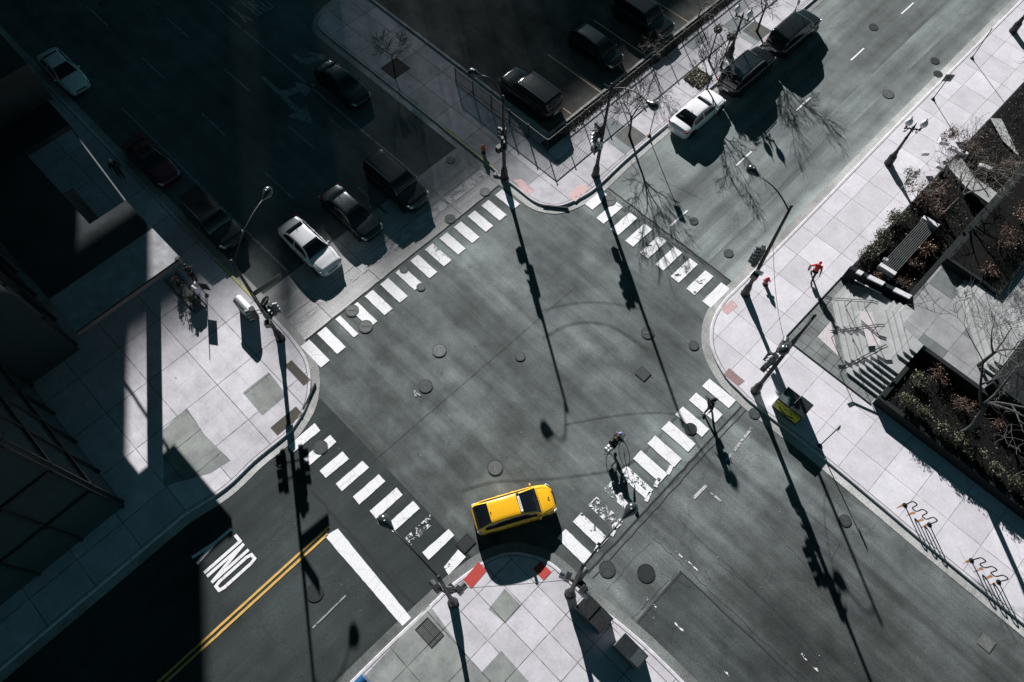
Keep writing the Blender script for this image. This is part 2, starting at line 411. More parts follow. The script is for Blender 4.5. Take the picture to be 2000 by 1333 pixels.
for nm, k, far, dirty in (("north", north_kerb, [(-160, 160), (-160, 27.5)], 0), ("east", east_kerb, [(160, 160)], 0), ("south", south_kerb, [(160, -160)], 1), ("west", west_kerb, [(-160, -160)], 0)):
    path = k[:1] + dense(k[1:-1])[0:] + k[-1:]
    BL[nm] = path
    # which side is the block: test by area sign with far points
    poly = path + far
    ar = sum(poly[i][0] * poly[(i + 1) % len(poly)][1] - poly[(i + 1) % len(poly)][0] * poly[i][1] for i in range(len(poly)))
    s_ = 1 if ar > 0 else -1
    inn = offset(path, s_ * .17); inn2 = offset(path, s_ * .205); out = offset(path, -s_ * .50)
    # gutter
    gt = MB(); n = len(path)
    gt.add([(p[0], p[1], .022) for p in path] + [(p[0], p[1], .0195) for p in out], [(i, i + 1, i + 1 + n, i + n) for i in range(n - 1)])
    g = gt.build("gutter_" + nm, gutter_d if dirty else gutter_m); struct(g)
    if g.data.polygons[n // 2].normal.z < 0: g.data.flip_normals()
    # kerb: face, rounded nose and top
    kb = MB(); prof = [(0.0, 0.0), (0.0, .10), (.02, .125), (.045, .135), (.17, .135), (.17, .0)]
    rows = [offset(path, s_ * d) for d, z in prof]
    vs = []
    for r_, (d, z) in zip(rows, prof): vs += [(p[0], p[1], z) for p in r_]
    fs = []
    for j in range(len(prof) - 1):
        for i in range(n - 1): fs.append((j * n + i, j * n + i + 1, (j + 1) * n + i + 1, (j + 1) * n + i))
    kb.add(vs, fs); ko = kb.build("kerb_" + nm, kerb_m); struct(ko)
    struct(MB().flat(offset(path, s_ * .15) + far, .112).build("kerb_joint_" + nm, joint_m))
    BL[nm + "_in"] = inn2; BL[nm + "_far"] = far

lav = (.62, .60, .645)
walk_w = m_walk("sidewalk_west", sc(lav, .97), 3.05, -23.9, 2.75, 2.42, .0, minor=1.5, dirt=.2, seed=3)
walk_n = m_walk("sidewalk_north", sc(lav, .90), 2.9, -24.1, 1.83, 25.75, .05, minor=None, dirt=.25, seed=5)
walk_e = m_walk("sidewalk_east", sc(lav, 1.03), 1.95, -3.25, 2.05, 31.05, .0, minor=None, linew=.012, dirt=.10, seed=9)
walk_s = m_walk("sidewalk_south", sc(lav, .93), 1.95, -2.8, 1.22, 2.36, .03, minor=None, linew=.018, dirt=.18, seed=21)
for nm, m in (("north", walk_n), ("east", walk_e), ("south", walk_s), ("west", walk_w)):
    struct(MB().flat(BL[nm + "_in"] + BL[nm + "_far"], .13).build("sidewalk_" + nm, m))
old_m = m_walk("sidewalk_old_flags", (.30, .315, .305), 1.95, -2.8, 2.44, 2.36, .0, linew=.02, dirt=.35, seed=61)
for i_, pl_ in enumerate(([(838, 1180), (895, 1260), (940, 1314), (979, 1271), (1075, 1380), (900, 1500), (560, 1450), (700, 1335), (800, 1225)], [(954, 1190), (986, 1150), (1018, 1183), (987, 1218)],
        [(365, 797), (400, 850), (450, 900), (410, 925), (320, 950), (318, 840)], [(474, 767), (525, 727), (560, 772), (512, 812)])):
    sheet("sidewalk_old_flags", [tuple(P(a, b, .134))[:2] for a, b in pl_], .134, old_m)
# parking lot ground laid over the north block
sheet("parking_lot", [(-160, 26.95), (-23.25, 26.95), (-23.25, 160), (-160, 160)], .134, asph_lot)

# ---------------------------------------------------------------- road markings
wp = (.80, .79, .82)
paint = m_paint("road_paint_white", wp, .33); paint_w = m_paint("road_paint_worn", wp, .43, 2.0); paint_vw = m_paint("road_paint_mostly_gone", wp, .515, 2.0)
paint_f = m_paint("road_paint_faded", (.28, .31, .32), .43, 3.0); paint_y = m_paint("road_paint_yellow", (.66, .40, .10), .30, 4.0); paint_o = m_paint("lot_paint_orange", (.66, .47, .32), .36, 3.0)
paint_ff = m_paint("road_paint_ghost", (.50, .49, .52), .475, 2.0)
ZM = .0235
def ragged(q, sd_, amp=.03):
    """quad (4 xy) -> outline with slightly broken edges"""
    rr = random.Random(sd_); out = []
    for i in range(4):
        a = Vector(q[i]); b = Vector(q[(i + 1) % 4]); n = max(2, int((b - a).length / .22)); t = (b - a).normalized(); nn = Vector((-t.y, t.x))
        for j in range(n):
            p = a.lerp(b, j / n); k = 0 if j == 0 else rr.uniform(-amp, amp); out.append((p.x + nn.x * k, p.y + nn.y * k))
    return out
def marking(name, quads, m, z=ZM, amp=.012):
    """one crosswalk/line set: a structure whose stripes are child meshes"""
    root = struct(bpy.data.objects.new(name, None)); C.objects.link(root)
    for i, q in enumerate(quads):
        mm = m[i] if isinstance(m, list) else m
        MB().flat(ragged([tuple(p)[:2] for p in q], hash(name) % 97 + i if False else 31 * i + len(name), amp), z).build("stripe", mm, root)
    return root
def rect(x0, x1, y0, y1): return [(x0, y0), (x1, y0), (x1, y1), (x0, y1)]
q = []
for i in range(14):
    y = 4.98 + i * 1.2385; q.append(rect(-22.50 + .02 * i, -20.55 - .0 * i, y - .33, y + .33))
q[2] = rect(-22.46, -20.7, 7.30, 7.66)   # bar cut away beside the covers
marking("crosswalk_northwest", q, [paint] * 8 + [paint_w] + [paint] * 5)
q = [rect(-17.15 + i * 1.262 - .33, -17.15 + i * 1.262 + .33, 24.15 + (.3 if i == 0 else 0), 26.05) for i in range(9)]
marking("crosswalk_northeast", q, [paint, paint, paint, paint, paint_w, paint, paint_w, paint_w, paint])
q = [rect(-3.82, -1.88, 20.0 - i * 1.236 - .34, 20.0 - i * 1.236 + .34) for i in range(11)]
marking("crosswalk_southeast", q, [paint, paint, paint, paint, paint, paint, paint_w, paint_vw, paint_vw, paint_w, paint])
o10 = lambda a, b: P(500 + a / 3.078, 900 + b / 3.078)
o6 = lambda a, b: P(500 + a / 2.962, 450 + b / 2.962)
q = [[o6(185, 1250), o6(215, 1288), o6(372, 1160), o6(340, 1117)], [o6(275, 1320), o6(310, 1362), o6(465, 1225), o6(430, 1185)]]
for c4 in (((383, 62), (420, 105), (560, -10), (520, -55)), ((480, 140), (517, 185), (680, 42), (640, 2)), ((583, 218), (620, 265), (778, 125), (738, 82)), ((684, 303), (722, 350), (882, 207), (845, 162)),
           ((787, 385), (825, 432), (985, 288), (945, 242)), ((895, 468), (935, 508), (1083, 358), (1045, 325)), ((1000, 552), (1038, 597), (1192, 450), (1158, 412)), ((1130, 640), (1158, 688), (1262, 580), (1215, 535))):
    q.append([o10(*p) for p in c4])
marking("crosswalk_southwest", q, [paint, paint_w, paint, paint, paint, paint, paint, paint_vw, paint, paint_w])
marking("stop_line_southwest", [[P(635, 1048), P(660, 1033), P(803, 1207), P(786, 1223)]], paint)
marking("stop_line_northwest", [rect(-24.42, -23.75, 10.6, 22.0), rect(-24.42, -23.75, 5.2, 10.5)], [paint_ff, m_paint("road_paint_nearly_gone", (.46, .45, .48), .53, 2.5)], amp=.03)
marking("centre_line", [rect(-12.97, -12.84, -60, -.9), rect(-12.70, -12.57, -60, -1.2)], paint_y, amp=.006)
# lane lines
marking("lane_line_northwest", [rect(-120, -23.9, 18.02, 18.15), rect(-46.5, -27.2, 7.26, 7.38)] , [paint_f, paint_f], amp=.006)
marking("lane_dashes_northwest", [rect(x, x + 3.0, y - .06, y + .06) for y, x0 in ((14.7, -120.4), (11.05, -118.2)) for x in [x0 + 7.6 * k for k in range(13)] if x < -28] + [rect(-27.9, -26.2, 14.6, 14.72)], paint_f, amp=.006)
marking("lane_dashes_northeast", [rect(-12.42, -12.30, y, y + 1.75) for y in (27.1, 34.1, 41.1, 48.0, 54.9, 61.9, 68.9)], paint, amp=.006)
marking("lane_dashes_southwest", [[o10(338, 1003), o10(345, 1010), o10(543, 815), o10(537, 808)]], paint_f, amp=.01)
marking("lane_dashes_southeast", [rect(a, a + .7, b, b + .08) for a, b in ((1.1, 11.2), (1.9, 11.25), (1.5, 8.3), (3.3, 8.4), (6.1, 8.4))] + [[P(1562, 1278), P(1566, 1275), P(1600, 1310), P(1596, 1312)]], paint_vw, amp=.02)
marking("old_stop_line", [[P(1412, 905), P(1416, 908), P(1470, 838), P(1466, 835)], [P(1352, 972), P(1357, 976), P(1382, 950), P(1377, 947)], [P(1387, 964), P(1390, 961), P(1409, 978), P(1406, 981)]], paint_ff, amp=.01)
marking("crosswalk_edge_remnants", [[P(a, b), P(a + 7, b + 3), P(a + 15, b - 14), P(a + 9, b - 17)] for a, b in ((1160, 1076), (1190, 1046), (1258, 978), (1276, 950), (1300, 925))], paint_w, amp=.03)
# words and arrows
def arrow(name, pts, m):
    root = struct(bpy.data.objects.new(name, None)); C.objects.link(root)
    for pl in pts: MB().flat(pl, ZM).build("arrow", m, root)
arrow("turn_arrow", [[(-41.8, 16.05), (-41.85, 16.35), (-39.9, 16.3), (-39.5, 16.75), (-39.3, 17.4), (-39.75, 17.5), (-38.5, 18.5), (-38.1, 17.2), (-38.75, 17.3), (-38.9, 16.6), (-39.0, 16.3), (-37.4, 16.2), (-37.4, 16.75), (-35.6, 16.0), (-37.5, 15.2), (-37.5, 15.85)]], paint_f)
arrow("turn_arrow", [[(-42.1, 18.98), (-42.1, 19.28), (-41.2, 19.4), (-40.95, 19.8), (-40.9, 20.2), (-41.5, 20.0), (-40.35, 20.9), (-40.0, 20.5), (-40.25, 19.9), (-40.5, 19.3), (-41.0, 19.0)]], paint_f)
def word(name, txt, x, y, lw, lh, m, rot, gap=.28):
    """road lettering from strokes; x,y = centre of the first letter, laid along 'right', letters tall along 'up'"""
    G_ = {'O': [[(0, .12), (0, .88), (.15, 1), (.85, 1), (1, .88), (1, .12), (.85, 0), (.15, 0), (0, .12)]], 'N': [[(0, 0), (0, 1), (1, 0), (1, 1)]],
          'L': [[(0, 1), (0, 0), (1, 0)]], 'Y': [[(0, 1), (.5, .45), (1, 1)], [(.5, .45), (.5, 0)]]}
    root = struct(bpy.data.objects.new(name, None)); C.objects.link(root)
    ca, sa = math.cos(rot), math.sin(rot)
    for i, ch in enumerate(txt):
        mb = MB()
        for st in G_[ch]:
            pts = [((px - .5) * lw + i * (lw + gap), (py - .5) * lh) for px, py in st]
            pts = [(x + a * ca - b * sa, y + a * sa + b * ca) for a, b in pts]
            for a, b in zip(pts[:-1], pts[1:]):
                d = (Vector(b) - Vector(a)).normalized(); n_ = Vector((-d.y, d.x)) * .085; e = d * .05
                mb.flat([(a[0] - e.x + n_.x, a[1] - e.y + n_.y), (b[0] + e.x + n_.x, b[1] + e.y + n_.y), (b[0] + e.x - n_.x, b[1] + e.y - n_.y), (a[0] - e.x - n_.x, a[1] - e.y - n_.y)], ZM + .0006 * (len(mb.f)))
        mb.build("letter", m, root)
word("road_word", "ONLY", -14.5, -5.85, .42, 2.25, paint, math.pi, .25)
word("road_word", "ONLY", -48.3, 21.0, .42, 2.3, paint_f, -math.pi / 2)
# parking bay lines
marking("parking_bay_lines", [rect(-28.6, -23.3, y - .05, y + .05) for y in (32.46, 37.53, 42.48, 47.5, 52.5)], paint_o, z=.1405, amp=.01).location = (0, 0, 0)
marking("parking_bay_lines", [rect(-26.3, -23.4, 29.4, 29.5)], paint_o, z=.1405)
# kerb paint
kp = m_paint("kerb_paint_yellow", (.50, .47, .20), .38, 2.0)
marking("kerb_paint", [rect(-31.2, -27.4, 4.55, 4.72)], kp, z=.1385)
marking("kerb_paint", [rect(-28.8, -23.9, 22.16, 22.33)], kp, z=.1385)
# thin joint and soft dark arcs on the asphalt
sk = m_soft("dark_arc", (.03, .034, .034), .35)
strip('tar_seam', wob(tuple(P(725, 905))[:2], tuple(P(1125, 560))[:2], 60, .015, 77), .035, .0155, m_soft('thin_joint', (.02, .023, .023), .6))
for nm, pts, w in (("a", [(1060, 660), (1110, 635), (1150, 630), (1200, 640), (1265, 685)], .22), ("b", [(900, 960), (960, 942), (1030, 938), (1120, 930), (1230, 905), (1320, 815)], .16), ("c", [(1100, 830), (1200, 812), (1290, 806), (1370, 816)], .12)):
    strip("dark_arc", smooth_path([tuple(P(*p)[:2]) for p in pts], 6), w, .0205, sk)
marking("survey_numerals", [[P(808, 763), P(812, 763), P(814, 775), P(810, 775)], [P(812, 766), P(822, 772), P(821, 775), P(811, 769)]], paint_f, amp=.01)
# tactile pads
def m_pad(name, col):
    t = NT(name); v = t.vor(14, rnd=0.0); t.base(t.mix(t.ramp(v, .25, .35), sc(col, 1.15), sc(col, .75))); t.rough(.8); t.bump(v, .6, -.02)
    c = t.mix(t.ramp(t.noise(2.4, 5, .7), .42, .62), sc(col, 1.0), sc(col, .82)); return t.m
pad_r = m_pad("tactile_red", (.50, .055, .045)); pad_f = m_paint("tactile_faded_pink", (.60, .40, .40), .42, 2.5, dirt=.2); pad_b = m_paint("tactile_brown", (.30, .19, .19), .40, 3, dirt=.3)
def pad(px4, m, label, zz=.142):
    mb = MB().prism([tuple(P(a, b, .13)[:2]) for a, b in px4], .131, zz)
    return tag(mb.build("tactile_paving", m), label, "tactile paving", "tactile paving pads at the kerb ramps")
pad([(905, 1133), (935, 1098), (951, 1115), (921, 1150)], pad_r, "bright red tactile paving pad left of the taxi shadow at the bottom corner")
pad([(1041, 1112), (1056, 1097), (1077, 1117), (1062, 1134)], pad_r, "bright red tactile paving pad right of the taxi shadow at the bottom corner")
pad([(1408, 603), (1430, 585), (1442, 598), (1420, 615)], pad_f, "faded pink tactile paving pad at the right corner beside the upper crosswalk", .136)
pad([(1413, 732), (1424, 719), (1455, 745), (1441, 755)], pad_b, "worn brown tactile paving pad at the right corner beside the lower crosswalk", .136)
pad([(1108, 383), (1135, 358), (1152, 368), (1124, 394)], pad_f, "faded pink tactile paving pad on the top corner by the fence, right one", .136)
pad([(1002, 352), (1018, 350), (1044, 372), (1030, 383)], pad_f, "faded pink tactile paving pad on the top corner beside the long lamp shadow", .136)
gr_m = m_plain("rusty_grate", (.09, .078, .06), .8, var=.3, scale=9); iron = m_plain("cast_iron", (.045, .052, .055), .65, .4, var=.35, scale=9); iron_l = m_plain("worn_iron", (.14, .15, .15), .55, .4, var=.3, scale=9)
iron_d = m_plain("dark_iron_lid", (.012, .015, .017), .8, var=.3); conc_lid = m_plain("concrete_lid", (.12, .125, .12), .9, var=.25)
def rectgrate(name, px4, label, cat, bars=18, z=.13, mat=gr_m, group=None, slat=True):
    c4 = [P(a, b, z) for a, b in px4]; xs = sorted(p.x for p in c4); ys = sorted(p.y for p in c4)
    x0, x1, y0, y1 = (xs[0] + xs[1]) / 2, (xs[2] + xs[3]) / 2, (ys[0] + ys[1]) / 2, (ys[2] + ys[3]) / 2
    t = thing(name, ((x0 + x1) / 2, (y0 + y1) / 2, z), label, cat, group); w, d = x1 - x0, y1 - y0
    MB().box((0, 0, .002), (w, d, .003)).build("pit", iron_d, t)
    fr = MB()
    for sx_ in (-1, 1): fr.box((sx_ * (w / 2 - .02), 0, .008), (.04, d, .014)); fr.box((0, sx_ * (d / 2 - .02), .0075), (w - .08, .04, .013))
    fr.build("frame", mat, t); b = MB()
    if slat:
        L = w if w > d else d
        for k in range(bars):
            u = (k + .5) / bars - .5
            if w > d: b.box((u * (w - .08), 0, .006), ((w - .08) / bars * .55, d - .08, .01))
            else: b.box((0, u * (d - .08), .006), (w - .08, (d - .08) / bars * .55, .01))
        b.box((0, 0, .0068), (w - .08, .02, .0105)) if w > d else b.box((0, 0, .0068), (.02, d - .08, .0105))
        b.build("bars", mat, t)
    else:
        MB().box((0, 0, .006), (w - .1, d - .1, .01)).build("lid", mat, t)
    return t
rectgrate("vent_grate", [(569, 703), (606, 742), (593, 754), (557, 715)], "brown slatted pavement grate on the left corner nearest the crosswalk stripes", "grate", 22, group="pavement grates on the left corner")
rectgrate("vent_grate", [(578, 794), (591, 808), (544, 850), (527, 837)], "brown slatted pavement grate under the lamp shadow at the left corner tip", "grate", 22, group="pavement grates on the left corner")
rectgrate("vent_grate", [(835, 1205), (868, 1242), (844, 1267), (810, 1231)], "black slatted square grate in the bottom pavement by the kerb", "grate", 16, mat=iron_d)
rectgrate("utility_lid", [(889, 1063), (912, 1043), (930, 1057), (908, 1083)], "black square lid in the roadway left of the taxi", "utility cover", slat=False, z=.024, mat=iron_d)
rectgrate("utility_lid", [(1239, 730), (1253, 715), (1273, 730), (1258, 745)], "dark square iron lid right of the middle of the crossing", "utility cover", slat=False, z=.024, mat=iron)
rectgrate("utility_lid", [(1908, 1255), (1922, 1237), (1946, 1256), (1931, 1277)], "faint square concrete lid in the lower right roadway", "utility cover", slat=False, z=.02, mat=conc_lid)
def manhole(px, py, r, label, mat=iron, z=.0255, style=0):
    p = P(px, py, z); t = thing("manhole_cover", (p.x, p.y, z), label, "manhole cover", "manhole covers in the roadway")
    n = 32; ring = MB(); vs = []; fs = []
    for rr, zz in ((r, 0), (r, .012), (r * .88, .012), (r * .88, .004)):
        vs += [(rr * math.cos(2 * math.pi * k / n), rr * math.sin(2 * math.pi * k / n), zz) for k in range(n)]
    for j in range(3): fs += [(j * n + k, j * n + (k + 1) % n, (j + 1) * n + (k + 1) % n, (j + 1) * n + k) for k in range(n)]
    ring.add(vs, fs).build("rim", iron if mat is not iron_d else iron_d, t)
    c = MB(); c.add([(r * .86 * math.cos(2 * math.pi * k / n), r * .86 * math.sin(2 * math.pi * k / n), .008) for k in range(n)], [tuple(range(n))]); c.build("cover", mat, t)
    d = MB()
    if style == 0:
        for rr, cnt in ((.25, 6), (.45, 12), (.66, 18)):
            for k in range(cnt):
                a = 2 * math.pi * k / cnt + rr; d.box((r * rr * math.cos(a), r * rr * math.sin(a), .011), (r * .11, r * .07, .008), a)
    elif style == 1:
        for k in range(-3, 4): d.box((0, k * r * .2, .011), (2 * math.sqrt(max(.01, (r * .8) ** 2 - (k * r * .2) ** 2)), r * .06, .008))
    else: d.box((0, 0, .011), (r * 1.2, r * .16, .008), .8)
    d.build("relief", iron if mat is not iron else iron_l, t)
    return t
for a in ((858, 685, .43, "patterned iron cover left of the crossing centre, upper of two near the painted numerals", iron_l), (831, 754, .43, "patterned iron cover beside the painted numerals left of centre", iron), (1016, 696, .32, "small round cover closest to the middle of the crossing", iron, .0255, 1),
          (967, 914, .43, "pale patterned cover just above the yellow taxi", iron_l), (714, 638, .44, "plain ringed cover between stripes at the left end of the upper left crosswalk", conc_lid, .0255, 2), (688, 607, .42, "ringed cover on the concrete edge near the left end of the upper left crosswalk", conc_lid, .0255, 2),
          (822, 561, .28, "small slotted drain cover cutting the corner of a crosswalk stripe", iron, .0255, 1), (789, 527, .28, "small slotted cover at the edge of the concrete beside the worn stop line", iron, .0255, 1), (626, 874, .42, "dark perforated cover between the first stripes of the lower left crosswalk", iron),
          (547, 900, .34, "dark cover hidden in the lamp shadow near the left kerb", iron_d), (947, 375, .34, "pale patterned cover beside the top end of the upper left crosswalk", iron_l), (879, 428, .36, "faint round cover on the worn stop line", conc_lid, .0255, 2), (880, 313, .30, "faint gridded cover in the shade near the yellow kerb", iron_l, .0255, 1),
          (1190, 392, .46, "faint round cover at the first stripe of the upper right crosswalk", conc_lid, .0255, 2), (1265, 650, .42, "dark ringed cover crossed by the long lamp shadow", iron, .0255, 2), (1355, 675, .32, "gridded round cover near the right corner kerb", iron, .0255, 1),
          (1349, 838, .36, "sunken dark cover breaking a stripe of the right crosswalk", iron_d), (1474, 808, .34, "round drain cover beside the kerb at the right corner", iron, .0255, 1), (1355, 432, .30, "small dark cover in the upper right street near the dash line", iron, .0255, 0), (1423, 495, .32, "small dark cover in the upper right street nearest the crosswalk", iron, .0255, 1),
          (1735, 184, .42, "ringed patterned cover in the upper right street near its right kerb", iron_l), (1826, 119, .34, "black plain cover at the far right kerb, upper one", iron_d), (1832, 145, .34, "black plain cover at the far right kerb, lower one", iron_d), (1706, 53, .36, "dark cover surrounded by cracks near the top of the street", iron_d),
          (1186, 1112, .44, "large dark cover in the lower street, left of the pair", iron), (1262, 1120, .48, "large black cover in the lower street, right of the pair", iron_d), (1651, 1017, .34, "dark grated cover in the lower right street by the sign shadow", iron, .0255, 1),
          (565, 405, .36, "faint cover in the shade behind the white sedan", iron_l), (205, 6, .42, "faint ringed cover at the top of the shaded street", iron_l), (615, 1158, .46, "black cover almost lost in the dark lower left street", iron_d)):
    manhole(a[0], a[1], a[2], a[3], a[4], a[5] if len(a) > 5 else .0255, a[6] if len(a) > 6 else 0)
# kerb inlets (dark mouths in the corner kerbs)
for nm, px in (("top corner", (1085, 404)), ("left corner", (604, 775))):
    p = P(*px, .1); o = MB().box((0, 0, .02), (1.7, .10, .10)).build("storm_inlet", iron_d, None, loc=(p.x, p.y, .075), rz=(R(38) if nm[0] == 't' else R(-62)))
    tag(o, "dark curved storm drain mouth in the kerb of the " + nm, "drain")
# ================================================================ BUILDINGS (left corner block and unseen blocks added outside the frame to cast shade)
roof_m = NT("canopy_roof"); _n = roof_m.noise(1.2, 5, .65); _l = roof_m.sep()
def _joint(t, o, s_, o0, w):
    return t.math('GREATER_THAN', t.math('ABSOLUTE', t.math('SUBTRACT', t.math('FRACT', t.math('DIVIDE', t.math('SUBTRACT', o, o0), s_)), .5)), .5 - w / s_)
_j = roof_m.math('MAXIMUM', _joint(roof_m, _l[0], 3.6, -27.9, .02), _joint(roof_m, _l[1], 6.4, 2.7, .02))
roof_m.base(roof_m.mix(_j, roof_m.mix(roof_m.ramp(_n, .3, .7), (.22, .225, .23), (.42, .42, .43)), (.03, .03, .03)))
roof_m.rough(roof_m.ramp(_n, .3, .7, .12, .35)); roof_m.b.inputs['Specular IOR Level'].default_value = .6
roof_m = roof_m.m
shade_roof = m_plain("canopy_roof_in_shade", (.035, .042, .046), .32, .3, var=.3, scale=.6)  # darker roof colour stands for shade; only the canopy tip stays light
glass_dk = m_plain("dark_window_glass", (.04, .055, .06), .06, 0, var=.1, scale=1, spec=.6)
mull_m = m_plain("dark_mullion", (.05, .055, .06), .4, .6, var=.2)
stone_dk = m_plain("dark_granite", (.05, .055, .058), .6, var=.25, scale=3)
black_m = m_plain("black_painted_steel", (.007, .009, .010), .55, .0, var=.25, scale=5)
fascia_m = m_plain("dark_fascia", (.06, .065, .07), .5, var=.08)
off = thing("office_building", (-45, -5, 0), "dark glass office building with a flat canopy roof at the left edge", "building")
def inb(mb, name, m, **k):
    o = mb.build(name, m, off, **k); o.location = (45, 5, 0); return o
inb(MB().prism([(-27.9, 2.65), (-27.9, -3.7), (-30.6, -3.7), (-30.6, 2.65)], 5.72, 6.1), "canopy", roof_m)
inb(MB().prism([(-30.603, 2.65), (-30.603, -3.7), (-33.3, -3.7), (-33.3, 2.65)], 5.72, 6.1), "canopy_middle", shade_roof)
inb(MB().prism([(-33.303, -3.7), (-33.303, .35), (-40.5, .35), (-40.5, -3.7)], 5.72, 6.1).prism([(-40.503, -3.7), (-40.503, 3.3), (-90, 4.3), (-90, -3.7)], 5.72, 6.1), "canopy_rear", shade_roof)
inb(MB().prism([(-33.303, 2.58), (-33.303, 2.66), (-40.5, 3.3), (-40.5, 3.22)], 6.0, 6.1), "canopy_edge", fascia_m)
inb(MB().prism([(-27.895, 2.655), (-27.895, 2.4), (-28.05, 2.4), (-28.05, 2.655)], 6.1, 6.16).box((-27.88, -.6, 5.9), (.05, 6.2, .3)), "canopy_trim", black_m)
inb(MB().lathe((-33.2, 1.35, .13), [(.44, 0), (.44, 5.59)], 20), "column", stone_dk, smooth=False)
inb(MB().prism([(-46.5, -3.4), (-43, -3.4), (-43, 3.7), (-46.5, 3.8)], 6.103, 8.8), "roof_shade_box", shade_roof)  # box added to throw shade along the canopy roof
w_ = MB().prism([(-31.6, -4.8), (-31.6, -8.0), (-21.6, -8.0), (-21.6, -60), (-90, -60), (-90, -4.8)], .13, 31)
inb(w_, "wall", glass_dk)
mm = MB()
for k in range(21): mm.box((-21.54, -8.1 - 2.5 * k, 15.6), (.12, .12, 30.9)); mm.box((-32 - 2.4 * k, -4.74, 15.6), (.12, .12, 30.9))
for k in range(5): mm.box((-21.8 - 2.4 * k, -7.94, 15.6), (.12, .12, 30.9))
for k in range(1, 9): mm.box((-21.53, -34.0, 3.6 * k), (.1, 51.9, .18)); mm.box((-60.9, -4.73, 3.6 * k), (58.2, .1, .18)); mm.box((-26.6, -7.93, 3.6 * k), (9.8, .1, .18))
inb(mm, "mullion_grid", mull_m)
w2 = MB().box((-36.6, -1.6, 2.9), (.1, 5.2, 5.5))
inb(w2, "lobby_glass", glass_dk)
m2 = MB()
for k in range(5): m2.box((-36.5, -4.1 + 1.25 * k, 2.9), (.12, .1, 5.5))
inb(m2, "lobby_mullion", mull_m)
def shade_block(loc, parts, label):
    t = thing("shade_block", loc, label, "building")
    for nm, mb, m in parts:
        mb.v = [(x - loc[0], y - loc[1], z - loc[2]) for x, y, z in mb.v]; mb.build(nm, m, t)
    return t
tw = m_plain("shade_block_face", (.16, .17, .18), .6, var=.2, scale=.1)
def slabs(x0, x1, y0, y1, z0, z1, st=4.0):
    mb = MB(); z = z0
    while z < z1 - st: mb.box(((x0 + x1) / 2, (y0 + y1) / 2, z + st - .4), (x1 - x0 + .3, y1 - y0 + .3, .5)); z += st
    return mb
shade_block((-87, 0, 0), [("wall", MB().prism([(-75, 26.2), (-75, -70), (-100, -70), (-100, 26.2)], 0, 60), tw), ("floor_band", slabs(-100, -75.3, -70, 25.9, 0, 60), stone_dk)], "unseen block added beyond the left edge to shade the left side")  # unseen, set across the street so its shadow covers the far left
shade_block((-76, 26.6, 0), [("wall", MB().prism([(-75, 30.8), (-75, 22.6), (-76.3, 22.6), (-76.3, 30.8)], 29.0, 78), tw), ("column", MB().box((-75.7, 23.2, 14.4), (.8, .8, 29)), stone_dk)], "unseen raised slab added beyond the left edge to cast shade")  # unseen blade, placed for the shadow edge at lower left
shade_block((-260, 140, 0), [("wall", MB().prism([(-239, 129), (-239, 140.6), (-285, 140.6), (-285, 60), (-245, 60), (-245, 129)], 0, 110.2), tw), ("floor_band", slabs(-285, -239.3, 129.3, 140.3, 0, 108), stone_dk)], "unseen distant block added beyond the upper left corner to cast shade")  # unseen, roof height set to close the shade over the left kerb
fins = MB(); y = 140.75  # unseen slats, gaps and tops shaped to let some sun through
while y < 222:
    ww = 2.53 - max(.05, .26 - abs(y - 156.5) * .017) if y > 146 else 2.48; zt_ = 111.4 if 142.8 < y < 146.5 else 113.15
    fins.box((-239, y + 1.14, (85.6 + zt_) / 2), (.08, ww, zt_ - 85.6)); y += 2.53
shade_block((-262, 180, 0), [("wall", MB().prism([(-239, 140.7), (-239, 222), (-285, 222), (-285, 140.7)], 0, 85.6), tw), ("sun_slit_screen", fins, mull_m)], "unseen distant block with a slit screen added to thin the sun at upper left")

# ================================================================ FENCE AND PARKING LOT EDGE
fen = thing("iron_fence", (-22.25, 25.8, .13), "black iron picket fence round the parking lot corner casting striped shadows", "fence")
def fbuild(mb, name):
    mb.v = [(x + 22.25, y - 25.8, z) for x, y, z in mb.v]; return mb.build(name, black_m, fen)
posts = [(-22.25, 25.8 + 1.83 * k) for k in range(20)] + [(-22.25 - 1.83 * k, 25.8) for k in range(1, 6)]
for p in posts: fbuild(MB().box((p[0], p[1], .63), (.06, .06, 1.26)).box((p[0], p[1], 1.275), (.085, .085, .03)), "post")
FH = 1.16
fbuild(MB().box((-22.25, 25.8 + 17.4, FH), (.045, 34.8, .04)).box((-22.25 - 4.6, 25.8, FH), (9.15, .045, .04)), "top_rail")
fbuild(MB().box((-22.25, 25.8 + 17.4, .14), (.045, 34.8, .04)).box((-22.25 - 4.6, 25.8, .14), (9.15, .045, .04)), "bottom_rail")
pk = MB(); k = .122
for i in range(1, 285): pk.box((-22.25, 25.8 + i * k, .62), (.021, .021, 1.1))
for i in range(1, 75): pk.box((-22.25 - i * k, 25.8, .62), (.021, .021, 1.1))
fbuild(pk, "pickets")
lotk = m_plain("lot_kerb", (.42, .41, .40), .85, var=.45, scale=2.5)
tag(MB().box((-23.17, 26.9 + 35, .19), (.17, 70, .13)).box((-23.17 - 28, 26.98, .19), (56.4, .17, .128)).build("lot_kerb", lotk), kind='structure')
soil = m_plain("planting_soil", (.006, .0065, .006), .98, var=.5, scale=5, spec=.1)
struct(MB().flat([(-23.09, 26.0), (-22.3, 26.0), (-22.3, 95), (-23.09, 95)], .138).build("planting_strip", soil))
leaf_dry = m_leaf("ivy_dry_leaves", (.05, .055, .03), (.16, .14, .11), (.30, .28, .25))
leaf_gr = m_leaf("hedge_leaves", (.022, .028, .012), (.085, .088, .042), (.30, .29, .18))
leaf_br = m_leaf("brown_leaves", (.035, .020, .014), (.12, .062, .034), (.24, .17, .09))
twig_m = m_plain("pale_twig_bark", (.13, .11, .10), .9, var=.4, scale=4)
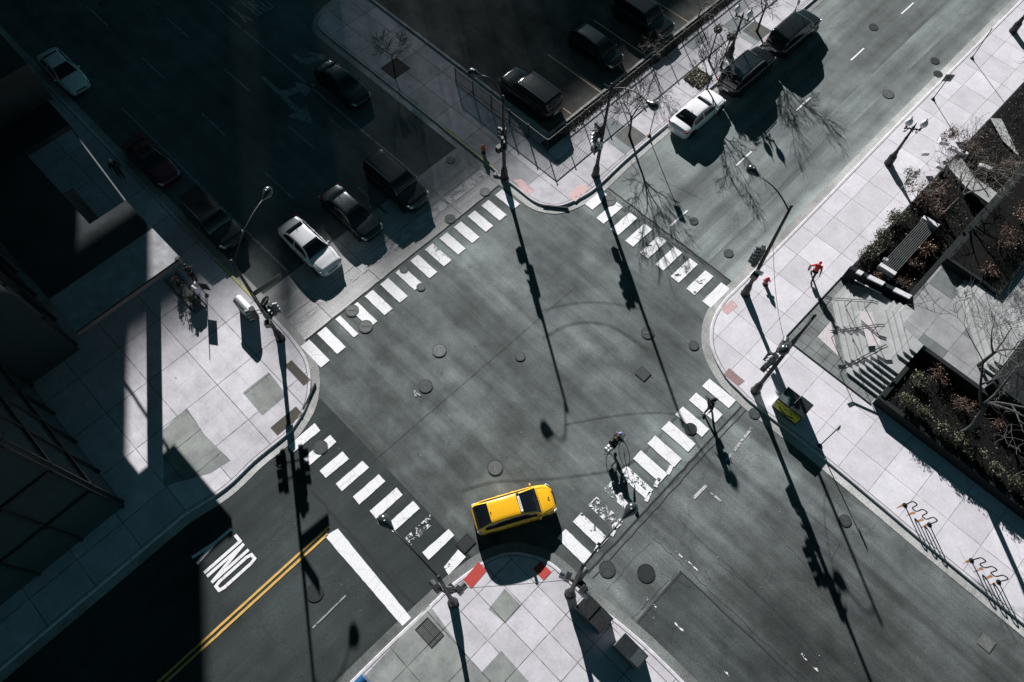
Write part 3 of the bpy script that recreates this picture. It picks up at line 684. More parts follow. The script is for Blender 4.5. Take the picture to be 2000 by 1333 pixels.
bark_m = m_plain("dark_bark", (.035, .034, .034), .9, var=.35, scale=5)
rose_m = m_plain("reddish_twigs", (.16, .10, .09), .9, var=.4, scale=4)
def leaves(n, fn, size, rr):
    mb = MB()
    for _ in range(n):
        c = Vector(fn(rr)); a = Vector((rr.gauss(0, 1), rr.gauss(0, 1), rr.gauss(0, .6) + .2)).normalized(); b = a.orthogonal().normalized()
        ang = rr.uniform(0, 6.28); b = Matrix.Rotation(ang, 3, a) @ b; c2 = a.cross(b); s_ = size * rr.uniform(.6, 1.5)
        mb.add([c - b * s_, c - c2 * s_ * .5, c + b * s_, c + c2 * s_ * .5], [(0, 1, 2, 3)])
    return mb
rr = random.Random(3)
tag(leaves(5200, lambda r: (r.uniform(-23.05, -22.3), 26 + 36 * r.random() ** 1.2, .14 + abs(r.gauss(0, .06))), .055, rr).build("ivy", leaf_dry), "dry ground ivy in the narrow strip behind the iron fence", "ground cover", kind='stuff')

# ================================================================ TREES
def grow(mb, p, d, L, r, depth, rr, up=.25, spread=.55, nseg=4, kids=(2, 4), minr=.006, droop=0.0):
    pts = [p]; rad = [r]; q = p.copy(); dd = d.copy(); spots = []
    for i in range(nseg):
        dd = (dd + Vector((rr.gauss(0, .13), rr.gauss(0, .13), rr.gauss(0, .09) + up * .08 - droop * .1))).normalized()
        q = q + dd * (L / nseg); pts.append(q.copy()); rad.append(max(minr, r * (1 - .55 * (i + 1) / nseg))); spots.append((q.copy(), dd.copy(), rad[-1]))
    mb.tube(pts, rad, 6 if r > .03 else (4 if r > .012 else 3), cap=False)
    if depth <= 0: return
    for k in range(rr.randint(*kids)):
        i = rr.randint(max(0, nseg // 2 - 1), nseg - 1) if k else nseg - 1
        sp, sdir, sr = spots[i]
        ax = sdir.orthogonal().normalized(); ax = Matrix.Rotation(rr.uniform(0, 6.28), 3, sdir) @ ax
        nd = (Matrix.Rotation(rr.uniform(.5, 1.25) * spread * (1 if k else .6), 3, ax) @ sdir); nd.z += up * .25; nd.normalize()
        grow(mb, sp, nd, L * rr.uniform(.62, .85), max(minr, sr * rr.uniform(.6, .85)), depth - 1, rr, up, spread, max(3, nseg - 1), kids, minr, droop)
def tree(loc, h, r, seed, label, depth=5, lean=(0, 0), spread=.75, up=.3, kids=(2, 4), bm=None, group=None, forks=4, name="bare_tree", trunkh=.38, minr=.008):
    rr = random.Random(seed); t = thing(name, loc, label, "tree", group)
    tr = MB(); th = h * trunkh; pts = [Vector((0, 0, 0))]; q = Vector((0, 0, 0)); d = Vector((lean[0], lean[1], 1)).normalized()
    rad = [r * 1.25]
    for i in range(5):
        d = (d + Vector((rr.gauss(0, .06), rr.gauss(0, .06), 0))).normalized(); q = q + d * th / 5; pts.append(q.copy()); rad.append(r * (1 - .08 * i))
    tr.tube(pts, rad, 9); tr.build("trunk", bm or bark_m, t, smooth=True)
    cr = MB()
    for k in range(forks):
        a = k * 2 * math.pi / forks + rr.uniform(-.5, .5); nd = Vector((math.cos(a) * spread, math.sin(a) * spread, 1 if k else 1.6)).normalized()
        grow(cr, q - Vector((0, 0, th * .08 * (k % 3))), nd, h * .27, r * .55, depth, rr, up, spread, 4, kids, minr)
    cr.build("crown", bm or bark_m, t)
    return t
tree(P(1229, 266, .13), 4.6, .085, 11, "small bare tree standing in the patterned square grate beside the white parked sedan", 4, group="bare street trees along the fenced pavement", minr=.012)
tree(P(1378, 188, .13), 4.2, .08, 12, "small bare tree in the leafy soil patch between lantern post and fence", 4, group="bare street trees along the fenced pavement", minr=.012)
tree(P(1478, 62, .13), 5.0, .09, 13, "small bare tree in the square grate nearest the black parked car", 4, group="bare street trees along the fenced pavement", minr=.012)
tree(P(1310, 150, .13) + Vector((-1.9, 0, 0)), 2.4, .04, 14, "thin leafless shrub-like tree behind the fence at the parking lot edge", 4, minr=.007, bm=twig_m)
tree(P(1395, 60, .13) + Vector((-1.6, 0, 0)), 2.8, .05, 15, "thin pale leafless tree behind the fence near the top edge", 4, minr=.007, bm=twig_m)
tree(P(769, 134, .13), 2.9, .05, 16, "small bare tree in the dark square pit on the shaded upper pavement", 4, minr=.009)
tree(P(1912, 715, 1.48), 5.6, .11, 17, "wide bare tree with pale limbs on the raised plaza", 5, spread=1.1, up=.12, kids=(2, 3), bm=m_plain("plaza_tree_bark", (.07, .065, .062), .9, var=.35), minr=.009)
tree((.6, 56.0, .6), 8.0, .15, 18, "bare tree reaching over the right pavement at the top right edge", 5, lean=(-.05, -.12), spread=1.15, up=.08, kids=(2, 4), minr=.009)
tree((.4, 51.0, .6), 5.5, .10, 118, "lower bare tree below the other one at the top right edge of the garden", 5, spread=1.1, up=.1, kids=(2, 4), minr=.008)
tree((8.3, 27.2, .9), 9.5, .17, 19, "tall bare tree in the dark planter casting branch shadows past the bicycle racks", 5, spread=.95, up=.15, kids=(2, 3), minr=.012)
tree((14.2, 31.0, .9), 8.5, .15, 20, "bare tree deeper in the dark planter at the right edge", 4, spread=1.0, kids=(2, 3), minr=.011)
tree((-.2, 39.6, .6), 6.0, .13, 21, "bare tree at the head of the slatted bench in the garden bed", 5, spread=1.0, up=.12, bm=twig_m, minr=.008)
tree((7.5, 39.5, 1.48), 7.5, .14, 22, "bare tree behind the upper plaza steps at the right edge", 5, spread=.95, up=.15, kids=(2, 3), minr=.010)
# tree grates
gb = m_plain("brass_worn_iron", (.17, .135, .09), .6, .5, var=.3, scale=5)
def tree_grate(px4, label):
    c4 = [P(a, b, .13) for a, b in px4]; cx = sum(p.x for p in c4) / 4; cy = sum(p.y for p in c4) / 4; w = .76
    t = thing("tree_grate", (cx, cy, .131), label, "tree grate", "square tree grates in the fenced pavement")
    MB().box((0, 0, .004), (1.5, 1.5, .008)).build("plate", iron, t)
    fr = MB()
    for s_ in (-1, 1): fr.box((s_ * .76, 0, .008), (.04, 1.56, .016)); fr.box((0, s_ * .76, .0075), (1.48, .04, .015))
    fr.build("frame", iron_l, t); rg = MB(); n = 32
    for r0 in (.16, .25, .34, .43, .52):
        rg.add([((r0 + (.022 if j else 0)) * math.cos(2 * math.pi * k / n), (r0 + (.022 if j else 0)) * math.sin(2 * math.pi * k / n), .0125) for j in (0, 1) for k in range(n)], [(k, n + k, n + (k + 1) % n, (k + 1) % n) for k in range(n) if k % 8])
    for a in range(4):
        for b in (-1, 1):
            an = a * math.pi / 2; rg.box((math.cos(an) * .64 - math.sin(an) * .2 * b, math.sin(an) * .64 + math.cos(an) * .2 * b, .0125), (.03, .3, .006), an)
    rg.build("ring_pattern", gb, t); return t
tree_grate([(1229, 244), (1258, 266), (1234, 288), (1202, 265)], "patterned square tree grate beside the white parked sedan")
tree_grate([(1477, 40), (1503, 61), (1480, 81), (1452, 61)], "patterned square tree grate by the rear of the black parked car")
struct(MB().flat([(-36.3, 22.78), (-34.72, 22.78), (-34.72, 24.34), (-36.3, 24.34)], .136).build("tree_pit", iron_d))
struct(MB().flat([(-19.95, 37.65), (-18.45, 37.65), (-18.45, 39.3), (-19.95, 39.3)], .136).build("tree_pit", soil))
tag(leaves(900, lambda r: (r.uniform(-19.9, -18.5), r.uniform(37.7, 39.25), .15 + abs(r.gauss(0, .08))), .07, rr).build("leaf_litter", m_leaf("litter", (.10, .09, .05), (.36, .33, .26), (.6, .56, .5))), "dry leaves and ground plants filling the square soil patch", "ground cover", kind='stuff')

# ================================================================ STREET LIGHTS WITH SIGNALS
lens_m = m_plain("signal_lens", (.03, .03, .03), .2, var=.1); white_m = m_plain("white_sign_face", (.75, .75, .76), .5, var=.08); visor_m = m_plain("grey_metal", (.16, .17, .18), .4, .6, var=.15)
headglass = m_plain("lamp_head_grey", (.035, .042, .046), .25, .2, var=.15, coat=.6)
conc_post = m_plain("pale_cap", (.6, .6, .6), .5, var=.1)
def rotv(x, y, a): return (x * math.cos(a) - y * math.sin(a), x * math.sin(a) + y * math.cos(a))
def signal(parent, z, dist, ang, face, ped=False):
    """one traffic signal head at height z, dist from the pole axis toward ang, its lenses facing 'face'"""
    cx, cy = dist * math.cos(ang), dist * math.sin(ang)
    H_ = .46 if ped else 1.02; W_ = .40 if ped else .34
    o = MB().box((cx, cy, z), (.26 if not ped else .3, W_, H_), face).build("pedestrian_signal" if ped else "traffic_signal", black_m, parent, bevel=.02)
    br = MB().tube([(cx, cy, z + .2), (cx * .2, cy * .2, z + .2), (cx * .2, cy * .2, z - .2), (cx, cy, z - .2)], .03, 6); br.build("bracket", black_m, o)
    fx, fy = math.cos(face), math.sin(face)
    if not ped:
        for k in (-1, 0, 1):
            c = (cx + fx * .14, cy + fy * .14, z + k * .33)
            n = 10; vs = []; 
            for d_, rr_ in ((0, .15), (.26, .15)):
                for j in range(n + 1):
                    a = math.pi * (-.15 + 1.3 * j / n); lx, lz = math.cos(a) * rr_, math.sin(a) * rr_
                    vs.append((c[0] + fx * d_ - fy * lx, c[1] + fy * d_ + fx * lx, c[2] + lz))
            MB().add(vs, [(j, j + 1, n + 1 + j + 1, n + 1 + j) for j in range(n)]).build("visor", visor_m, o)
            MB().lathe((0, 0, 0), [(.13, 0), (.13, .015)], 14).build("lens", lens_m, o).matrix_local = Matrix.Translation(c) @ Matrix.Rotation(face, 4, 'Z') @ Matrix.Rotation(math.pi / 2, 4, 'Y')
    else:
        MB().box((cx + fx * .155, cy + fy * .155, z), (.012, .34, .42), face).build("lens", lens_m, o)
    return o
def street_light(base, top, H, head, hz, label, sigs=(), peds=(), r=.115, armrise=.9):
    """base/top: pole axis foot and top (xy); head: lamp xy, hz its height"""
    b = Vector((base[0], base[1], .13)); t = thing("street_light", b, label, "street light", "tall street lights with signals round the crossing")
    tp = Vector((top[0] - b.x, top[1] - b.y, H - .13)); hd = Vector((head[0] - b.x, head[1] - b.y, hz - .13))
    mb = MB()
    mb.tube([(0, 0, 0), (0, 0, .06), (0, 0, .10), (0, 0, .75), (0, 0, 1.0), (0, 0, 1.12)], [.30, .30, .25, .22, .16, .15], 8)
    mb.build("base", black_m, t)
    pts = [Vector((0, 0, 1.1)).lerp(tp, k / 6) for k in range(7)]
    MB().tube(pts, [r * (1.12 - .5 * k / 6) for k in range(7)], 10).build("pole", black_m, t, smooth=True)
    MB().sphere((tp.x, tp.y, tp.z + .02), r * .8, 10, 6).build("pole_cap", black_m, t, smooth=True)
    st = tp + Vector((0, 0, -.35)); d = hd - st; hor = Vector((d.x, d.y, 0))
    arc = [st + hor * f + Vector((0, 0, d.z * (1 - (1 - f) ** 2.2) + .18 * math.sin(math.pi * f))) for f in [k / 10 for k in range(11)]]
    arm = MB().tube(arc, [.045 - .012 * k / 10 for k in range(11)], 7)
    arm.build("mast_arm", black_m, t, smooth=True)
    hn = hor.normalized(); L = .82
    e = arc[-1]; prof = [(0, .05), (.08, .085), (.22, .14), (.40, .23), (.58, .265), (.72, .23), (.82, .14), (L + .05, .04)]
    o = MB().tube([e + hn * x + Vector((0, 0, -.02)) for x, _ in prof], [q for _, q in prof], 12).build("lamp_head", headglass, t, smooth=True)
    MB().tube([e + hn * .5 + Vector((0, 0, .15)), e + hn * .5 + Vector((0, 0, .23))], [.04, .035], 8).build("photocell", conc_post, o)
    MB().sphere((e.x + hn.x * .5, e.y + hn.y * .5, e.z - .15), .16, 12, 6, (1, 1, .6)).build("lamp_lens", m_glob, o, smooth=True)
    for s_ in sigs: signal(t, *s_)
    for s_ in peds: signal(t, *s_, ped=True)
    return t
m_glob = m_plain("frosted_globe", (.74, .74, .78), .18, var=.03, coat=.5)
A_ = R
def xy(p): return (p.x, p.y)
def sgn(parent, name, z, dist, ang, face, w, h, mat=None, kind='square', back=None):
    cx, cy = dist * math.cos(ang), dist * math.sin(ang)
    if kind == 'round':
        o = MB().lathe((0, 0, 0), [(w / 2, 0), (w / 2, .012)], 24).build(name, mat, parent); o.matrix_local = Matrix.Translation((cx, cy, z)) @ Matrix.Rotation(face, 4, 'Z') @ Matrix.Rotation(math.pi / 2, 4, 'Y')
    else: o = MB().box((0, 0, 0), (.012, w, h)).build(name, mat, parent, loc=(cx, cy, z), rz=face)
    return o
# top corner, right pole
b = P(1163, 343, .13)
sl = street_light(xy(b), (P(1195, 166, 8.1).x, P(1195, 166, 8.1).y), 8.1, xy(P(1262, 197, 8.6)), 8.6, "street light on the top corner, its curved arm reaching right over the small tree",
    [(3.9, .42, A_(225), A_(-80)), (3.9, .42, A_(150), A_(180))], [(2.7, .35, A_(230), A_(-90))])
s1 = sgn(sl, "turn_sign", 3.15, .16, A_(-100), A_(-70), .62, .62, white_m)
sg = MB(); n = 24
for k in range(n):
    a, a2 = 2 * math.pi * k / n, 2 * math.pi * (k + 1) / n
    sg.add([(.009, .20 * math.cos(a), .20 * math.sin(a)), (.009, .26 * math.cos(a), .26 * math.sin(a)), (.009, .26 * math.cos(a2), .26 * math.sin(a2)), (.009, .20 * math.cos(a2), .20 * math.sin(a2))], [(0, 1, 2, 3)])
sg.add([(.010, -.17, .14), (.010, -.14, .17), (.010, .17, -.14), (.010, .14, -.17)], [(0, 1, 2, 3)])
sg.add([(.0085, .09, -.16), (.0085, .04, -.16), (.0085, .04, .02), (.0085, -.04, .02), (.0085, -.04, -.04), (.0085, -.14, .05), (.0085, -.04, .14), (.0085, -.04, .08), (.0085, .09, .08)], [(0, 1, 2, 3, 8), (3, 4, 5), (3, 5, 6, 7, 8)])
sg.build("symbol", black_m, s1)
# top corner, left pole
b = P(985, 347, .13); th = P(990, 150, 7.9)
street_light(xy(b), xy(b), 7.5, xy(P(940, 148, 8.5)), 8.5, "street light on the top corner whose pole stands against the dark parked car",
    [(3.9, .42, A_(-45), A_(-30)), (3.7, .42, A_(135), A_(200))], [(2.7, .35, A_(200), A_(180))])
# right corner, upper pole
b = P(1455, 574, .13)
sl = street_light(xy(b), (P(1545, 404, 8.75).x, P(1545, 404, 8.75).y), 8.75, xy(P(1483, 345, 8.9)), 8.9, "street light on the right corner, its arm curving left over the upper street",
    [(3.5, .36, A_(190), A_(180)), (4.4, .36, A_(200), A_(215))], [(2.6, .36, A_(-80), A_(-90))])
s1 = sgn(sl, "small_sign", 3.0, .3, A_(-60), A_(-75), .5, .42, white_m)
MB().box((.008, 0, .08), (.004, .34, .06)).box((.008, 0, -.06), (.004, .28, .06)).build("lettering", black_m, s1)
# right corner, lower pole
b = P(1475, 764, .13)
street_light(xy(b), (P(1591, 617, 9.3).x, P(1591, 617, 9.3).y), 9.3, xy(P(1545, 668, 9.1)), 9.1, "street light on the right corner standing over the yellow and black box",
    [(3.6, .36, A_(150), A_(180)), (4.3, .36, A_(215), A_(-110)), (5.2, .34, A_(150), A_(110))], [(2.8, .36, A_(180), A_(180))])
# bottom corner, right pole
b = P(1113, 1160, .13)
street_light(xy(b), (P(1140, 1104, 8.6).x, P(1140, 1104, 8.6).y), 8.6, xy(P(1217, 1013, 9.0)), 9.0, "street light on the bottom corner, right of the taxi, arm over the right crosswalk",
    [(3.6, .45, A_(5), A_(0)), (3.6, .45, A_(185), A_(200)), (3.4, .45, A_(100), A_(90))], [(2.7, .36, A_(60), A_(90))])
# bottom corner, left pole
b = P(885, 1178, .13)
sl = street_light(xy(b), (P(857, 1128, 8.4).x, P(857, 1128, 8.4).y), 8.4, xy(P(768, 1035, 8.9)), 8.9, "street light on the bottom corner, left of the taxi, arm over the lower left crosswalk",
    [(3.6, .55, A_(60), A_(90)), (3.6, .55, A_(200), A_(180))], [(2.7, .36, A_(120), A_(90))])
sgn(sl, "plate", 3.6, .3, A_(140), A_(135), .4, .3, white_m)
# left corner
b = P(548, 662, .13)
sl = street_light(xy(b), xy(b), 8.8, xy(P(513, 391, 9.3)), 9.3, "street light on the left corner rising into the shade beside the silver kiosk",
    [(3.5, .5, A_(60), A_(60)), (3.5, .5, A_(-120), A_(-110)), (3.9, .45, A_(0), A_(20))], [(2.6, .36, A_(-30), A_(-40))])
for an_, z_ in ((A_(-8), 5.7), (A_(86), 5.35)):
    o = MB().box((.95, 0, 0), (1.75, .02, .42)).build("street_name_sign", m_plain("dark_sign_blank", (.02, .035, .03), .4), sl, loc=(0, 0, z_), rz=an_)
    MB().box((.95, .012, 0), (1.5, .006, .02)).build("border_line", white_m, o)
de = m_plain("faded_dark_red_sign", (.06, .022, .025), .5, var=.2)
s1 = sgn(sl, "no_entry_sign", 4.4, .35, A_(60), A_(20), .72, .72, de, 'round')
MB().box((0, 0, .016), (.1, .52, .006)).build("bar", white_m, s1)

def wire(a, b_, z, label, sag=.25):
    A = Vector((a.x, a.y, z)); B = Vector((b_.x, b_.y, z)); pts = [A.lerp(B, k / 10) - Vector((0, 0, sag * math.sin(math.pi * k / 10))) for k in range(11)]
    tag(MB().tube(pts, .014, 4).build("overhead_wire", black_m), label, "wire", "wires between the light poles")
wire(P(885, 1178, .13), P(1113, 1160, .13), 5.2, "thin wire between the two light poles of the bottom corner")
wire(P(1455, 574, .13), P(1475, 764, .13), 5.6, "thin wire between the two light poles of the right corner", .5)
wire(P(985, 347, .13), P(1163, 343, .13), 4.6, "thin wire between the two light poles of the top corner")
# twin-globe lantern posts
def lantern(px, py, label, ang=-45.0, h=4.55):
    p = P(px, py, .13); t = thing("lantern_post", p, label, "lamp post", "twin globe lantern posts", R(ang))
    MB().lathe((0, 0, 0), [(.30, 0), (.30, .12), (.26, .2), (.25, .75), (.17, .9), (.15, 1.0), (.12, 1.25)], 10).build("base", black_m, t)
    MB().lathe((0, 0, 1.2), [(.10, 0), (.085, 1.3), (.11, 1.36), (.075, 1.42), (.065, 2.3), (.1, 2.35), (.06, 2.42)], 12).build("pole", black_m, t, smooth=True)
    ar = MB()
    for s_ in (-1, 1):
        ar.tube([(0, 0, 3.3), (s_ * .18, 0, 3.42), (s_ * .36, 0, 3.38), (s_ * .46, 0, 3.5), (s_ * .46, 0, 3.66)], [.06, .05, .05, .06, .09], 8)
        ar.tube([(s_ * .25, 0, 3.4), (s_ * .32, 0, 3.1), (s_ * .42, 0, 3.05), (s_ * .38, 0, 3.2)], .03, 6)
        ar.sphere((s_ * .46, 0, 3.36), .07, 8, 6); ar.tube([(0, s_ * .25, 3.36), (0, s_ * .1, 3.36), (0, 0, 3.3)], [.02, .045, .05], 6)
    ar.tube([(0, 0, 3.2), (0, 0, 3.75), (0, 0, 3.95)], [.07, .05, .01], 8)
    ar.build("crossarm", black_m, t, smooth=True)
    for s_ in (-1, 1):
        g = MB().lathe((s_ * .46, 0, 3.66), [(.09, 0), (.17, .06), (.225, .2), (.22, .34), (.15, .48), (.06, .56), (.03, .6)], 16).build("globe", m_glob, t, smooth=True)
        MB().lathe((s_ * .46, 0, 4.24), [(.05, 0), (.035, .05), (.025, .14), (.005, .2)], 8).build("finial", black_m, g, smooth=True)
    return t
lantern(1735, 320, "twin globe lantern post on the wide right pavement", 35)
lantern(1424, 110, "twin globe lantern post by the fence near the top edge", 12)
lantern(1978, 62, "lantern post cut by the top right edge of the picture", 35)
# post with hanging flower basket
def basket_post(px, py, label):
    p = P(px, py, .13); t = thing("basket_post", p, label, "post", "posts with hanging baskets by the fence")
    MB().tube([(0, 0, 0), (0, 0, .5), (0, 0, .55), (0, 0, 2.9)], [.1, .09, .055, .045], 8).build("pole", black_m, t)
    MB().lathe((0, 0, 2.5), [(.08, 0), (.26, .12), (.32, .3), (.30, .34)], 14).build("basket", black_m, t)
    leaves(130, lambda r: (r.gauss(0, .18), r.gauss(0, .18), 2.88 + abs(r.gauss(0, .12))), .06, rr).build("plants", leaf_gr, t)
    return t
basket_post(1384, 118, "hanging basket post nearest the leafy soil patch"); basket_post(1408, 132, "hanging basket post just left of the lantern post")

# plain signposts
def signpost(px, py, top, h, label, sw=.32, sh=.46, ang=135, plate=True, rust=False, cat="signpost", pmat=None):
    p = P(px, py, .13); t = thing("signpost", p, label, cat, "thin signposts along the kerbs")
    tp = P(*top, h); d = Vector((tp.x - p.x, tp.y - p.y, h - .13)) if top else Vector((0, 0, h - .13))
    MB().tube([(0, 0, 0), d], .032, 6).build("pole", black_m, t)
    MB().lathe((0, 0, 0), [(.14, 0), (.13, .05), (.06, .09), (.05, .2)], 10).build("foot", black_m, t)
    if plate:
        o = MB().box((0, 0, 0), (.012, sw, sh)).build("plate", pmat or white_m, t, loc=(d.x, d.y, d.z - sh / 2), rz=R(ang))
        MB().box((.008, 0, .1), (.003, sw * .7, .05)).box((.008, 0, -.02), (.003, sw * .5, .09)).build("lettering", black_m, o)
    if rust:
        struct(MB().lathe((p.x, p.y, .1315), [(.2, 0), (.2, .001)], 12).build("rust_stain", m_plain("rust_orange", (.36, .19, .05), .9, var=.4)))
    return t
signpost(1268, 266, (1284, 198), 3.3, "signpost with a rusty foot beside the patterned tree grate", .45, .6, -60, rust=True)
signpost(1822, 194, (1857, 146), 2.5, "signpost with a square grey plate on the right pavement above the lanterns", .62, .62, -50, pmat=m_plain("grey_sign_back", (.16, .18, .17), .6, var=.2))
signpost(1898, 114, (1938, 56), 2.6, "thin signpost without a readable plate near the top right", .1, .3, 45)
signpost(1601, 871, (1642, 832), 2.7, "thin signpost with a white edge-on plate by the lower right kerb", .3, .45, 42)
signpost(1552, 23, (1562, 0), 2.6, "thin signpost beside the black parked car at the top", .3, .4, 60)
# ================================================================ CARS
rubber = m_plain("tyre_rubber", (.015, .016, .017), .8, var=.2); rimm = m_plain("alloy_rim", (.30, .31, .32), .35, .8, var=.1)
carglass = NT("car_glass"); carglass.base((.006, .009, .012)); carglass.rough(.04); carglass.b.inputs['Specular IOR Level'].default_value = .5; carglass = carglass.m
lampglass = m_plain("headlight_glass", (.55, .57, .60), .1, .3, var=.15, coat=1); tailred = m_plain("tail_light_red", (.30, .015, .02), .2, var=.1, coat=1)
trim = m_plain("black_trim", (.012, .013, .014), .5, var=.1); chrome = m_plain("chrome_strip", (.65, .67, .7), .15, 1.0, var=.05); seam_c = m_plain("panel_gap", (.02, .02, .022), .6, var=.1)
def m_car(name, col, metal=.0, rough=.32):
    t = NT(name); t.base(sc(col, 1)); n = t.noise(9, 4, .6, t.obj())
    t.base(t.mix(t.ramp(n, .35, .7), sc(col, .94), sc(col, 1.03))); t.rough(t.ramp(n, .3, .7, rough * .85, rough * 1.2)); t.b.inputs['Metallic'].default_value = metal
    t.b.inputs['Coat Weight'].default_value = .8; t.b.inputs['Coat Roughness'].default_value = .05; return t.m
def lerp(a, b, t): return a + (b - a) * t
def interp(tab, x):
    for i in range(len(tab) - 1):
        if x <= tab[i + 1][0]:
            t = (x - tab[i][0]) / (tab[i + 1][0] - tab[i][0]); t = max(0, min(1, t)); s_ = t * t * (3 - 2 * t)
            return lerp(tab[i][1], tab[i + 1][1], .5 * t + .5 * s_)
    return tab[-1][1]
SPEC = {  # lengths as fractions of L from rear (0) to front (1)
 'sedan': dict(L=4.7, W=1.80, H=1.45, belt=[(0, .80), (.03, .93), (.16, .98), (.30, .95), (.68, .93), (.80, .88), (.95, .76), (1, .58)], glass=(.145, .285, .56, .72), wr=.60),
 'hatch': dict(L=4.45, W=1.75, H=1.5, belt=[(0, .82), (.02, 1.0), (.12, 1.02), (.30, .97), (.70, .95), (.82, .86), (.95, .73), (1, .52)], glass=(.015, .19, .58, .80), wr=.60),
 'suv': dict(L=4.9, W=1.95, H=1.80, belt=[(0, .85), (.02, 1.05), (.1, 1.1), (.3, 1.1), (.7, 1.1), (.80, 1.06), (.96, .98), (1, .75)], glass=(.012, .085, .60, .73), wr=.72),
}
def place_tab(W):  # plan half-width
    return [(0, W * .36), (.015, W * .42), (.06, W * .475), (.2, W * .5), (.75, W * .5), (.88, W * .485), (.96, W * .43), (.99, W * .36), (1, W * .30)]
def make_car(kind, paint_, loc, heading, label, group=None, name=None, rails=None, spoiler=False, L=None, H=None, ribs=False, sunroof=False, tail='std'):
    sp = SPEC[kind]; L = L or sp['L']; W = sp['W']; H = H or sp['H']; t = thing(name or "parked_car", loc, label, "car", group, heading)
    X = lambda f: (f - .5) * L
    wt = place_tab(W); ns = 40; g0, g1, g2, g3 = sp['glass']
    st = sorted(set([i / ns for i in range(ns + 1)] + [.005, .015, .03, .97, .985, .995]))
    # body shell
    vs = []; m = 0
    def ring(f):
        w = interp(wt, f); zb = interp(sp['belt'], f); zl = .20 + (.06 if f < .03 or f > .97 else 0)
        crown = .045 if f > g3 else (.03 if f < g0 else .0)
        half = [(w * .90, zl), (w * .985, zl + .12), (w, .5 * (zl + zb) + .02), (w * .99, zb - .13), (w * .955, zb - .045), (w * .88, zb - .008), (w * .62, zb + crown * .6), (w * .3, zb + crown * .95), (0, zb + crown)]
        return [(X(f), y, z) for y, z in half] + [(X(f), -y, z) for y, z in reversed(half[:-1])]
    rings = [ring(f) for f in st]; m = len(rings[0])
    for r_ in rings: vs += r_
    fs = []
    for i in range(len(rings) - 1):
        for j in range(m - 1): fs.append((i * m + j, i * m + j + 1, (i + 1) * m + j + 1, (i + 1) * m + j))
        fs.append((i * m + m - 1, i * m, (i + 1) * m, (i + 1) * m + m - 1))
    fs.append(tuple(range(m))); fs.append(tuple((len(rings) - 1) * m + j for j in reversed(range(m))))
    body = MB().add(vs, fs).build("body", paint_, t, smooth=True)
    body.data.flip_normals() if body.data.polygons[len(body.data.polygons) // 2].normal.z > 2 else None
    bm = bmesh.new(); bm.from_mesh(body.data); bmesh.ops.recalc_face_normals(bm, faces=bm.faces); bm.to_mesh(body.data); bm.free()
    # greenhouse
    def top(f):
        zb = interp(sp['belt'], f)
        if f < g1: k = (f - g0) / (g1 - g0); k = max(0, k); return lerp(zb, H - .05, math.sin(k * math.pi / 2) ** .8)
        if f > g2: k = (g3 - f) / (g3 - g2); k = max(0, k); return lerp(zb, H - .045, math.sin(k * math.pi / 2) ** .85)
        k = (f - g1) / (g2 - g1); return H - .05 + .05 * math.sin(k * math.pi) ** .8
    gs = [g0 + (g1 - g0) * i / 6 for i in range(6)] + [g1 + (g2 - g1) * i / 12 for i in range(12)] + [g2 + (g3 - g2) * i / 7 for i in range(8)]
    def gring(f):
        w = interp(wt, f); zb = interp(sp['belt'], f) - .01; zt = top(f); k = (zt - zb) / (H - zb + 1e-6)
        wb = w * .92; wr = lerp(wb, W * .5 * sp['wr'] / .6 * .66 if kind != 'suv' else W * .5 * .80, k); e = .07 * k
        half = [(wb, zb), (lerp(wb, wr, .12), lerp(zb, zt - e, .12)), (lerp(wb, wr, .5) * 1.012, lerp(zb, zt - e, .52)), (lerp(wb, wr, .9), lerp(zb, zt - e, .90)), (wr, zt - e * .6), (wr * .90, zt - e * .12), (wr * .6, zt), (wr * .3, zt + .006), (0, zt + .008)]
        return [(X(f), y, z) for y, z in half] + [(X(f), -y, z) for y, z in reversed(half[:-1])]
    gr = [gring(f) for f in gs]; gm = len(gr[0])
    cls = {'roof': [], 'windshield': [], 'rear_window': [], 'side_window': []}
    for i in range(len(gr) - 1):
        f = .5 * (gs[i] + gs[i + 1])
        for j in range(gm - 1):
            jj = j if j < gm // 2 else gm - 2 - j
            if jj >= 5 or (jj >= 4 and False): c = 'windshield' if f > g2 + .004 else ('rear_window' if f < g1 - .002 else 'roof')
            elif jj in (1, 2):
                fr = (f - g0) / (g3 - g0); pil = (abs(fr - .47) < .018) or (kind != 'suv' and fr < .10) or (kind == 'suv' and (fr < .05 or abs(fr - .22) < .015)) or fr > .93
                zt_ = top(f) - interp(sp['belt'], f); c = 'roof' if (pil or zt_ < .17) else 'side_window'
            else: c = 'roof'
            cls[c].append((i, j))
    pinned = {}
    for c, lst in cls.items():
        idx = {}; vv = []; ff = []
        for i, j in lst:
            q = []
            for a, b_ in ((i, j), (i, j + 1), (i + 1, j + 1), (i + 1, j)):
                if (a, b_) not in idx: idx[(a, b_)] = len(vv); vv.append(gr[a][b_])
                q.append(idx[(a, b_)])
            ff.append(tuple(q))
        if not ff: continue
        if c == 'side_window':
            for s_ in (-1, 1):
                fs2 = [q for q in ff if sum(vv[i][1] for i in q) * s_ > 0]; use = sorted({i for q in fs2 for i in q}); mp = {i: n_ for n_, i in enumerate(use)}
                fs2 = [tuple(mp[i] for i in q) for q in fs2]
                o = MB().add([vv[i] for i in use], fs2).build(c, carglass, t, smooth=True)
                if sum(p.normal.y for p in o.data.polygons) * s_ < 0: o.data.flip_normals()
            continue
        o = MB().add(vv, ff).build(c, paint_ if c == 'roof' else carglass, t, smooth=True)
        bm = bmesh.new(); bm.from_mesh(o.data)
        for fc in bm.faces:
            cc = fc.calc_center_median()
            if fc.normal.dot(cc - Vector((0, 0, .6))) < 0: fc.normal_flip()
